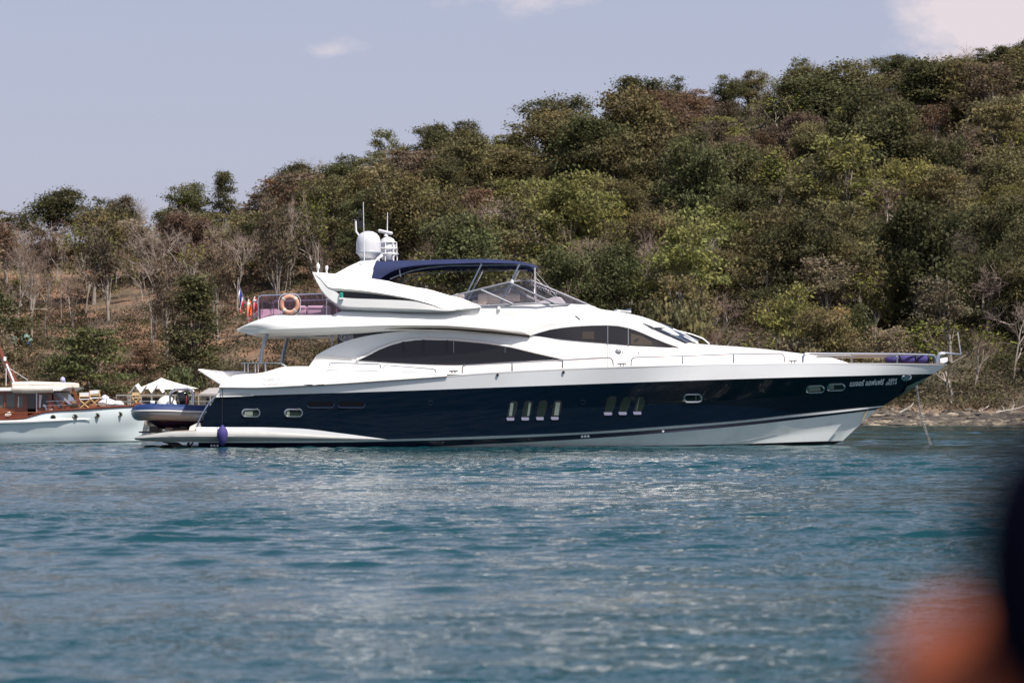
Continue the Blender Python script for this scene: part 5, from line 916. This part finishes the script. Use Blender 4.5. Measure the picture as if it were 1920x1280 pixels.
# ------------------------------------------------------------------ the wooden cruiser astern
def build_cruiser():
    CR = Craft(102.0, 3.0); Q = CR.P; mr = CR.mir; o = thing('wooden_cruiser', 'classic white hulled motor cruiser with varnished mahogany cabin', 'boat', Q(0, 828, 0))
    hullm = mat('shade_tinted_white_paint', (.66, .72, .73), .22, coat=.5, vary=(.5, (.66, .72, .74), .4, .7)); mah = mat('varnished_mahogany', (.115, .026, .011), .25, coat=.5, vary=(1.6, (.16, .042, .017), .35, .7)); mah2 = mat('orange_varnish', (.17, .05, .018), .3, coat=.4); teak = M['teak']  # hull white has the blue cast of its shade put into the base colour
    Hc = Loft(CR, [[(-470, 850, 1.2), (0, 850, 1.5), (150, 848, 1.1), (258, 846, 0)], [(-470, 829.5, 1.75), (0, 829.5, 2.0), (100, 828.8, 1.75), (190, 827.5, 1.0), (263, 826, 0)], [(-470, 812, 1.9), (0, 811, 2.12), (100, 809, 1.9), (190, 806, 1.22), (268, 803, 0)], [(-470, 797, 1.95), (0, 793.5, 2.2), (49, 791.5, 2.16), (120, 787, 1.92), (190, 783.5, 1.38), (250, 780, .5), (273, 779, 0)], [(-470, 789, 1.95), (0, 786.5, 2.22), (39, 785, 2.18), (60, 779.2, 2.13), (72, 775.6, 2.1), (84, 772.4, 2.06), (150, 767.2, 1.8), (200, 764, 1.3), (253, 761, .5), (281, 759.5, 0)]], n=90)
    hb = lambda x, y: Hc.hb(x, y)
    b = MB(); Hc.strip(b, 0, 1); b.build('antifouling', mat('teal_antifouling', (.01, .05, .07), .6), o)
    b = MB(); Hc.strip(b, 1, 4, 3, .015); Hc.cap(b, 1, 4, 0); b.build('hull', hullm, o)
    b = MB(); Hc.across(b, 4, .1, 4, -.03); b.build('deck', mat('pale_teak_deck', (.50, .36, .24), .6), o)
    b = MB(); rr = Hc.rows(4, 4)[0]; b.tube([p+Vector((0, -.02, .01)) for p in rr[45:]], .04, 6); b.tube([mr(p+Vector((0, -.02, .01))) for p in rr[45:]], .04, 6); b.build('cap_rail', mah, o)
    b = MB(); st = [(-470, 797.5), (0, 791.2), (49, 790), (110, 787.2), (170, 785.3)]; b.tube([Q(x, y, hb(x, y)+.05) for x, y in st], [.06, .06, .06, .05, .01], 6); b.build('rubbing_strake', M['white'], o)
    for x, y in ((99.6, 782.3), (140.6, 781), (182, 779), (224.5, 776.8)):
        rim = [Q(x+4.3*math.cos(a), y+4.3*math.sin(a), hb(x, y)+.03) for a in np.arange(14)*.4488]; b = MB(); b.tube(rim, .022, 5, closed=True); f = b.build('porthole', mat('brass_rim', (.25, .22, .15), .35, metal=.8), o); b = MB(); b.add([Q(x, y, hb(x, y)+.02)]+rim, [(0, i+1, (i+1) % 14+1) for i in range(14)]); b.build('pane', mat('dark_port_glass', (.012, .014, .012), .1), f)
    # cabin: mahogany side in panels with window openings
    hbC = 1.62; U = lambda x, y, e=0.0: Q(x, y, hbC+e)
    wins = [(-180, -150, 739, 764), (-140, -100, 739, 764), (-90, -50, 739, 764), (-40, -8, 739, 764), (-3, 6.3, 739.5, 763.5), (11.5, 27.8, 738.5, 763.5), (32, 43.5, 742, 763), (51.5, 67, 738, 780), (73, 89, 738.5, 764)]
    cuts = sorted(set([-250, 97]+[w for q in wins for w in q[:2]])); b = MB()
    def quad(x0, x1, y0, y1, e=0.0, th=.06): b.prism([U(x0, y0, e), U(x1, y0, e), U(x1, y1, e), U(x0, y1, e)], (0, th, 0))
    for x0, x1 in zip(cuts, cuts[1:]):
        w = next((q for q in wins if q[0] <= x0 and q[1] >= x1), None)
        if w: quad(x0, x1, 731, w[2]); quad(x0, x1, w[3], 793)
        else: quad(x0, x1, 731, 793)
    b.add([mr(v) for v in list(b.v)], list(b.f)); b.prism([U(-250, 731), U(-250, 793), mr(U(-250, 793)), mr(U(-250, 731))], (.06, 0, 0)); b.build('cabin', mah, o)
    b = MB(); [quad(x0, x1, 764.5, 775, .012, .01) for x0, x1 in ((-3, 28),)]; [quad(x, x+2.2, 738, 765, .02, .02) for x in (7.5, 29.2, 46.5)]; b.build('varnish_panel', mah2, o)
    gl = mat('cabin_glass', (.10, .11, .10), .06, coat=.5); gd = mat('dark_cabin_glass', (.02, .022, .022), .06, coat=.5)
    for w in wins:
        b = MB(); quad(w[0], w[1], w[2], min(w[3], 766), -.03, .01); f = b.build('cabin_window', gd if w[0] in (51.5, 73) else gl, o)
    b = MB(); b.prism([U(x, y, -.025) for x, y in ((73.2, 739), (79, 741), (77, 752), (76, 764), (73.2, 764))], (0, .005, 0)); b.build('cabin_curtain', M['pad'], o); b = MB(); b.prism([U(x, y, -.025) for x, y in ((34, 743), (35.6, 743), (35, 763), (33, 763))], (0, .005, 0)); b.build('cabin_curtain', M['pad'], o)
    b = MB(); b.tube([U(68.9, 737, .04), U(68.9, 776, .04)], .03, 6); b.tube([U(21, 736.6, .04), U(69, 736.8, .04)], .022, 6); b.build('door_post', M['chrome'], o)
    b = MB(); b.tube([U(-100, 775.5, .3), U(20, 774.2, .3), U(78, 772.8, .3)], .022, 6); b.build('hand_rail', mah2, o)
    # raked front of the wheelhouse
    b = MB()
    for q in (((81.5, 733.5), (86, 733.5), (110, 766), (103, 767.5)), ((95, 733.5), (98, 734), (124, 760), (119, 764)),):
        for s in (1, -1): pp = [Q(x, y, hbC*.98) for x, y in q]; pp = pp if s > 0 else [mr(p) for p in pp]; b.prism(pp, (0, .08*s, 0))
    b.prism([Q(x, y, 1.5) for x, y in ((88, 764), (128, 760), (130, 766), (90, 772))], (0, 3.0, 0)); b.prism([Q(x, y, 1.4) for x, y in ((118, 750), (136, 753.5), (134, 755.5), (120, 755))], (0, 2.8, 0)); b.build('windshield_frame', mah, o)
    b = MB(); b.add([Q(x, y, hbC*.95) for x, y in ((98, 735), (110, 736), (122, 752), (110, 764))], [(0, 1, 2, 3)]); b.add([Q(104, 735, 1.4), mr(Q(104, 735, 1.4)), mr(Q(124, 757, 1.4)), Q(124, 757, 1.4)], [(0, 1, 2, 3)]); b.build('windshield', mat('blue_windshield', (.10, .15, .20), .05, coat=.6), o)
    b = MB(); b.prism([Q(x, y, 1.55) for x, y in ((106, 736), (112, 737), (131, 754.5), (135, 757), (128, 757))], (0, .05, 0)); b.build('side_wing', mat('lilac_grey_blind', (.28, .26, .33), .6), o)
    # roof, rolled awning, brow
    b = MB(); b.prism([Q(x, y, 1.85) for x, y in ((-260, 728), (26, 726.5), (100, 725), (128, 725.2), (122, 729), (114, 733), (-260, 734.5))], (0, 3.7, 0)); b.build('roof', M['white'], o, bevel=.03)
    b = MB(); b.tube([Q(24, 722, 1.75), Q(60, 721.5, 1.8), Q(100, 722, 1.75)], [.13, .15, .13], 10); b.tube([Q(24, 729, 1.85), Q(50, 729.6, 1.88), Q(100, 729.2, 1.84)], [.13, .16, .13], 10); b.prism([Q(x, y, 1.6) for x, y in ((40, 724), (50, 717.5), (70, 716), (112, 716), (123, 718), (123, 726))], (0, 3.2, 0)); b.build('rolled_awning', mat('cream_awning', (.62, .56, .49), .8, bump=(5, .5, .03)), o, bevel=.05)
    b = MB(); b.lathe(Q(119, 718, 1.2), [(.04, -.05), (.07, .0), (.08, .08), (.03, .13)], 10); b.tube([Q(118, 726, 1.3), Q(117, 712, 1.3)], .02, 5); b.lathe(Q(117.5, 712, 1.3), [(.02, -.06), (.1, 0), (.08, .08), (0, .13)], 8); b.build('roof_lamp', mat('lilac_lamp', (.42, .42, .62), .4), o)
    b = MB(); b.tube([Q(28.5, 719, 0), Q(12, 684, 0), Q(-18, 622, 0)], [.13, .11, .09], 8); ms = b.build('mast', mah, o)
    b = MB(); b.tube([Q(27, 718, .1), Q(12, 682, .1)], .035, 6); b.lathe(Q(9, 673.5, .1), [(.05, -.06), (.06, 0), (.06, .08), (.03, .1)], 8); b.tube([Q(16, 689, .1), Q(52, 712, .8)], .01, 4); b.tube([Q(11.5, 690, .1), Q(11.5, 722, .3)], .01, 4); b.build('mast_fittings', M['pole'], ms)
    b = MB(); b.prism([Q(x, y, .3) for x, y in ((133, 725.5), (136.5, 724), (151.5, 757), (147, 763))], (0, .12, 0)); b.build('awning_post', mah2, o)
    b = MB(); b.rbox(Q(83, 760, 1.7), (.12, .1, .1), .04, 3); b.prism([Q(x, y, 1.75) for x, y in ((80.5, 758), (85, 758.5), (87, 762), (82.5, 763))], (0, .12, 0)); b.tube([Q(85, 762, 1.7), Q(87, 769, 1.7)], .04, 6); b.rbox(Q(95, 767, 1.7), (.16, .1, .06), .03, 3); b.build('deck_searchlight', M['chrome'], o)
    b = MB(); b.lathe(Q(16, 776, 1.75), [(.03, -.14), (.08, -.02), (.07, .08), (.02, .1)], 10, Matrix.Rotation(R(70), 3, 'Y')); b.build('hailer', M['pole'], o)
    b = MB()
    for y in (0, -8):
        for mm in ((lambda p: p), mr): b.tube([mm(Q(x, yy+y, max(.1, hb(x, yy+12)-.1))) for x, yy in ((86, 760.5), (118, 759), (150, 757.5), (200, 755.5), (253, 752.5))], .011, 4)
    for x in (118, 150, 200, 252):
        for mm in ((lambda p: p), mr): h_ = max(.1, hb(x, 765)-.1); b.tube([mm(Q(x, 767-(x-118)*.04, h_)), mm(Q(x, 750-(x-118)*.03, h_))], .016, 5)
    b.build('guard_rail', M['chrome'], o)
    b = MB(); b.prism([Q(x, y, .35) for x, y in ((247, 761.5), (250, 756), (262, 754.5), (272, 758.5), (276, 761))], (0, .7, 0)); b.build('deck_hatch', mah2, o, bevel=.03)
    b = MB(); b.prism([Q(x, y, .8) for x, y in ((160, 764.5), (160, 758), (186, 757), (186, 763.5))], (0, 1.2, 0)); b.build('skylight', mat('dark_varnish_hatch', (.20, .08, .04), .4), o, bevel=.03)
    # folding canvas chairs, cushions
    wood = mat('pale_chair_wood', (.52, .34, .15), .5); cv = mat('white_chair_canvas', (.68, .68, .70), .8)
    def chair(x0, x1, yb0, yb1, ys, yf, hb_, lab, cm):
        c = thing('folding_chair', lab, 'chair', Q((x0+x1)/2, yf, hb_), 'folding chairs on the foredeck'); dp = .45
        b = MB(); b.prism([Q(x0, yb0+.6, hb_), Q(x1, yb0-.4, hb_), Q(x1, yb1-.4, hb_), Q(x0, yb1+.6, hb_)], (0, .03, 0)); b.build('back_canvas', cm, c)
        b = MB(); b.prism([Q(x0, ys, hb_), Q(x1, ys-.6, hb_), Q(x1, ys+1.6, hb_), Q(x0, ys+2.2, hb_)], (0, dp, 0)); b.build('seat_canvas', cm, c)
        for x in (x0+.6, x1-.6): b = MB(); b.tube([Q(x, yb0, hb_), Q(x, ys+1.5, hb_)], .022, 5); b.build('back_post', wood, c)
        for d in (0, dp):
            for a, e in ((x0+.5, x1-.5), (x1-.5, x0+.5)): b = MB(); b.tube([Q(a, ys+2, hb_)+Vector((0, d, 0)), Q(e, yf, hb_)+Vector((0, d, 0))], .022, 5); b.build('leg', wood, c)
        b = MB(); b.tube([Q(x0+.5, ys-4, hb_)+Vector((0, .0, 0)), Q(x1+1.5, ys-4.3, hb_)+Vector((0, 0, 0))], .02, 5); b.build('arm_rail', wood, c)
    chair(148.5, 168.5, 735.5, 742.6, 747.3, 765.5, 1.2, 'white canvas folding chair in front, nearest the mahogany cabin', cv)
    chair(167.5, 187.2, 731.3, 738.2, 744.8, 763, .5, 'white canvas folding chair between the front chair and white cushions', cv)
    chair(247.5, 262, 735.5, 741.5, 744.5, 759, .2, 'bare wooden folding chair at the bow behind the tender nose', mat('tan_chair_canvas', (.55, .42, .26), .8))
    sackm = mat('white_cotton', (.70, .69, .73), .85, bump=(7, .8, .06))
    def sack(x, y, hb_, d, lab, seed):
        g = np.random.default_rng(seed); c = Q(x, y, hb_); rows = []
        for e in np.linspace(-1.45, 1.45, 9): rows.append([c+Vector((d[0]*math.cos(e)*math.cos(a)*g.uniform(.85, 1.12), d[1]*math.cos(e)*math.sin(a)*g.uniform(.85, 1.1), d[2]*math.sin(e)*g.uniform(.85, 1.15))) for a in np.arange(14)*math.pi/7])
        b = MB(); b.grid(rows, True); b.add(rows[0], [tuple(range(14))[::-1]]); b.add(rows[-1], [tuple(range(14))]); tag(b.build('cushion', sackm, smooth=80), lab, 'cushion', 'white cushions on the foredeck')
    sack(203, 756, .9, (.40, .35, .16), 'large crumpled white cushion in front on the cruiser foredeck', 1); sack(197, 747.5, .6, (.15, .17, .14), 'upright pointed white cushion on top of the pile', 2); sack(221, 757.5, .7, (.24, .3, .13), 'low white cushion at the bow end of the pile', 3)
build_cruiser()
# ------------------------------------------------------------------ jetty, marquee, huts and tanks on the far shore
def build_shore_things():
    YJ = 178.0; Q = lambda x, y, d=0.0: unproject(x, y, YJ+d); wood = mat('weathered_grey_wood', (.30, .27, .24), .85, vary=(3, (.22, .19, .16), .4, .7)); lightp = mat('pale_rail_paint', (.30, .28, .25), .7)
    j = thing('jetty', 'pale timber jetty with a handrail behind the small boats', 'jetty', Q(310, 793))
    b = MB(); a, c = Q(205, 769), Q(440, 769); b.box(((a.x+c.x)/2, YJ+1.5, a.z-.1), (c.x-a.x, 3.0, .2)); b.build('deck', wood, j)
    for x in range(215, 440, 28): b = MB(); p = Q(x, 769); b.tube([(p.x, YJ+.2, p.z-.1), (p.x, YJ+.2, -.8)], .12, 8); b.build('pile', wood, j)
    b = MB(); b.box(((Q(216, 740).x+Q(440, 740).x)/2, YJ+.1, Q(300, 740.6).z), (c.x-a.x-.5, .1, .1)); b.box(((Q(216, 740).x+Q(440, 740).x)/2, YJ+.1, Q(300, 752).z), (c.x-a.x-.5, .05, .05))
    for x in list(range(218, 440, 22)): p = Q(x, 740); b.box((p.x, YJ+.1, (p.z+Q(x, 769).z)/2), (.08, .08, p.z-Q(x, 769).z))
    b.build('handrail', lightp, j)
    cloth = mat('white_marquee_cloth', (.72, .67, .62), .8)
    m = thing('marquee', 'white peaked marquee with scalloped gables on the shore behind the tender', 'tent', unproject(302, 769, 184)); T = lambda x, y, Y=184.0: unproject(x, y, Y)
    b = MB(); pk = T(302.5, 708, 185.5); base = [T(250, 731, 182.5), T(362, 728.5, 182.5), T(372, 728, 188.5), T(262, 730, 188.5)]; n = 10; rows = []
    for k in range(n+1):
        t = k/n; s = t**.86; rows.append([Vector((pk.x+(q.x-pk.x)*t, pk.y+(q.y-pk.y)*t, pk.z+(q.z-pk.z)*s)) for q in [base[0], base[0].lerp(base[1], .5), base[1], base[1].lerp(base[2], .5), base[2], base[2].lerp(base[3], .5), base[3], base[3].lerp(base[0], .5)]])
    b.grid(rows, True); b.build('roof', cloth, m, smooth=25)
    for x0, x1 in ((244, 264), (265, 284), (285, 305), (318, 338), (340, 360)):
        xm = (x0+x1)/2; pp = T(xm, 722 if x0 < 300 else 727, 181.2); b = MB(); e0, e1 = T(x0, 736.5, 181.4), T(x1, 736.5, 181.4); bk0, bk1, bkp = [q+Vector((0, 1.4, .15)) for q in (e0, e1, pp)]; b.add([e0, pp, bkp, bk0, e1, bk1], [(0, 1, 2, 3), (1, 4, 5, 2)]); b.tube([e0, pp, e1], .05, 5); b.build('gable', cloth, m, smooth=0)
    b = MB()
    for x in (244.5, 264.5, 284.5, 311, 339, 361): p = T(x, 735, 181.5); b.box((p.x, 181.5, (p.z+T(x, 769, 181.5).z)/2), (.1, .1, p.z-T(x, 769, 181.5).z))
    b.build('tent_pole', lightp, m)
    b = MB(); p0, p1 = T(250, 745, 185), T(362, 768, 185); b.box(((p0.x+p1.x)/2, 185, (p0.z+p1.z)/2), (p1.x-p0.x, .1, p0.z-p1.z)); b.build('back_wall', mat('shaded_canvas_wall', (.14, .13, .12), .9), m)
    h = thing('beach_hut', 'low grey roofed hut on the shore beside the raised hatch', 'hut', T(400, 770, 190)); T2 = lambda x, y, d=0.0: unproject(x, y, 190+d)
    b = MB(); b.prism([T2(377, 768), T2(377, 741), T2(432, 741), T2(432, 768)], (0, 3, 0)); b.build('wall', mat('pale_hut_wall', (.36, .34, .33), .8), h)
    b = MB(); rf = [T2(373, 738, -.5), T2(392, 727, 1.5), T2(425, 726, 1.5), T2(437, 738, -.5)]; bk = [T2(373, 738, 3.5), T2(437, 738, 3.5)]; b.add(rf+bk, [(0, 1, 2, 3), (0, 4, 1), (3, 2, 5), (4, 5, 2, 1)]); b.prism([T2(373, 738, -.5), T2(437, 738, -.5), T2(437, 740, -.5), T2(373, 740, -.5)], (0, .1, 0)); b.build('roof', mat('grey_tile_roof', (.30, .28, .27), .8), h, smooth=0)
    b = MB(); b.prism([T2(387, 746, -.02), T2(396, 746, -.02), T2(396, 768, -.02), T2(387, 768, -.02)], (0, .03, 0)); b.build('door', mat('dark_doorway', (.03, .03, .035), .7), h)
    tg = mat('pale_green_plastic', (.20, .31, .25), .6)
    for px, py, r, hgt, lab, gm in ((49, 648, .58, .95, 'pale green water tank on the cleared slope, nearer the tall dark tree', tg), (22, 645, .50, .85, 'pale green water tank half hidden in scrub behind the mast', mat('faded_green_plastic', (.17, .25, .20), .7))):
        x, Y, z = on_slope(px, py); t = thing('water_tank', lab, 'tank', (x, Y, z), 'water tanks on the slope'); b = MB()
        b.lathe((x, Y, z-.2), [(r*.92, 0), (r, .1), (r, hgt*.4), (r*.97, hgt*.42), (r, hgt*.45), (r, hgt*.85), (r*.8, hgt*1.05), (r*.35, hgt*1.14), (r*.3, hgt*1.2)], 20); b.build('body', gm, t); b = MB(); b.lathe((x, Y, z-.2+hgt*1.2), [(r*.32, 0), (r*.32, .08), (0, .1)], 12); b.build('lid', gm, t)
    x, Y, z = on_slope(56, 650); b = MB(); b.lathe((x, Y-.5, z-.2), [(.16, 0), (.2, .1), (.2, .5), (.12, .58), (.1, .66)], 14); tag(b.build('water_barrel', mat('blue_plastic', (.03, .12, .38), .4)), 'small blue barrel standing against the pale green tank', 'barrel')
build_shore_things()
# ------------------------------------------------------------------ the photographer's launch, out of focus at the frame's lower right
def build_launch():
    Q = lambda x, y, Y: unproject(x, y, Y)
    L_ = thing('launch', 'small open launch the picture is taken from, just below the frame', 'boat', (.9, .2, 0)); b = MB(); rows = []
    for t in np.linspace(0, 1, 14):
        y = -1.8+4.4*t; w = .95*(1-max(0, (t-.55)/.45)**2.2); w = max(w, .03); rows.append([Vector((.9-w, y, .62+.12*t*t)), Vector((.9-w*.9, y, .25)), Vector((.9-w*.45, y, -.15)), Vector((.9, y, -.25)), Vector((.9+w*.45, y, -.15)), Vector((.9+w*.9, y, .25)), Vector((.9+w, y, .62+.12*t*t))])
    b.grid(rows); b.build('hull', mat('launch_grey_paint', (.35, .36, .36), .5), L_)
    b = MB(); b.grid([[r[0], r[-1]] for r in [[p+Vector((0, 0, -.15)) for p in w] for w in rows]]); b.build('deck', M['teak'], L_)
    b = MB(); b.tube([r[0] for r in rows]+[r[-1] for r in rows[::-1]], .04, 6); b.build('gunwale', M['teak'], L_)
    b = MB(); b.box((.25, 1.05, .98), (.06, .05, .74)); b.box((.25, 1.05, 1.36), (.36, .05, .05)); b.build('seat_frame', M['steel'], L_)
    c = Q(2128, 1070, .92); b = MB(); rows = []
    for e in np.linspace(-1.5, 1.5, 13):
        rows.append([c+Vector((.0625*abs(math.cos(e))**.6*math.copysign(abs(math.cos(a))**.7, math.cos(a)), .03*abs(math.cos(e))**.6*math.sin(a), .058*math.copysign(abs(math.sin(e))**.8, math.sin(e)))) for a in np.arange(20)*math.pi/10])
    b.grid(rows, True); b.build('headrest', mat('dark_navy_vinyl', (.0015, .002, .007), .9, spec=.03), L_)
    b = MB(); b.tube([c+Vector((0, .01, -.04)), Vector((c.x, 1.05, 1.34))], .01, 6); b.build('headrest_stem', M['dark'], L_)
    j = thing('life_jacket', 'blurred orange life jacket hung on the launch seat in the lower corner', 'life jacket', (.25, 1.0, 1.2)); om = mat('orange_nylon', (.44, .10, .035), .75, bump=(40, .4, .004))
    for x0, x1, d in ((1655, 2110, 0), (2130, 2600, .008)):
        a, e = Q(x0, 1300, .97), Q(x1, 1300, .97); top = Q(x0, 1135, .97).z; b = MB(); b.rbox(((a.x+e.x)/2, 1.0+d, top-.20), (e.x-a.x, .09, .40), .045, 5); b.build('foam_panel', om, j)
    b = MB(); a = Q(1655, 1340, .97); e = Q(2600, 1340, .97); b.box(((a.x+e.x)/2, .95, a.z-.12), (e.x-a.x+.01, .008, .03)); b.build('strap', M['dark'], j)
build_launch()
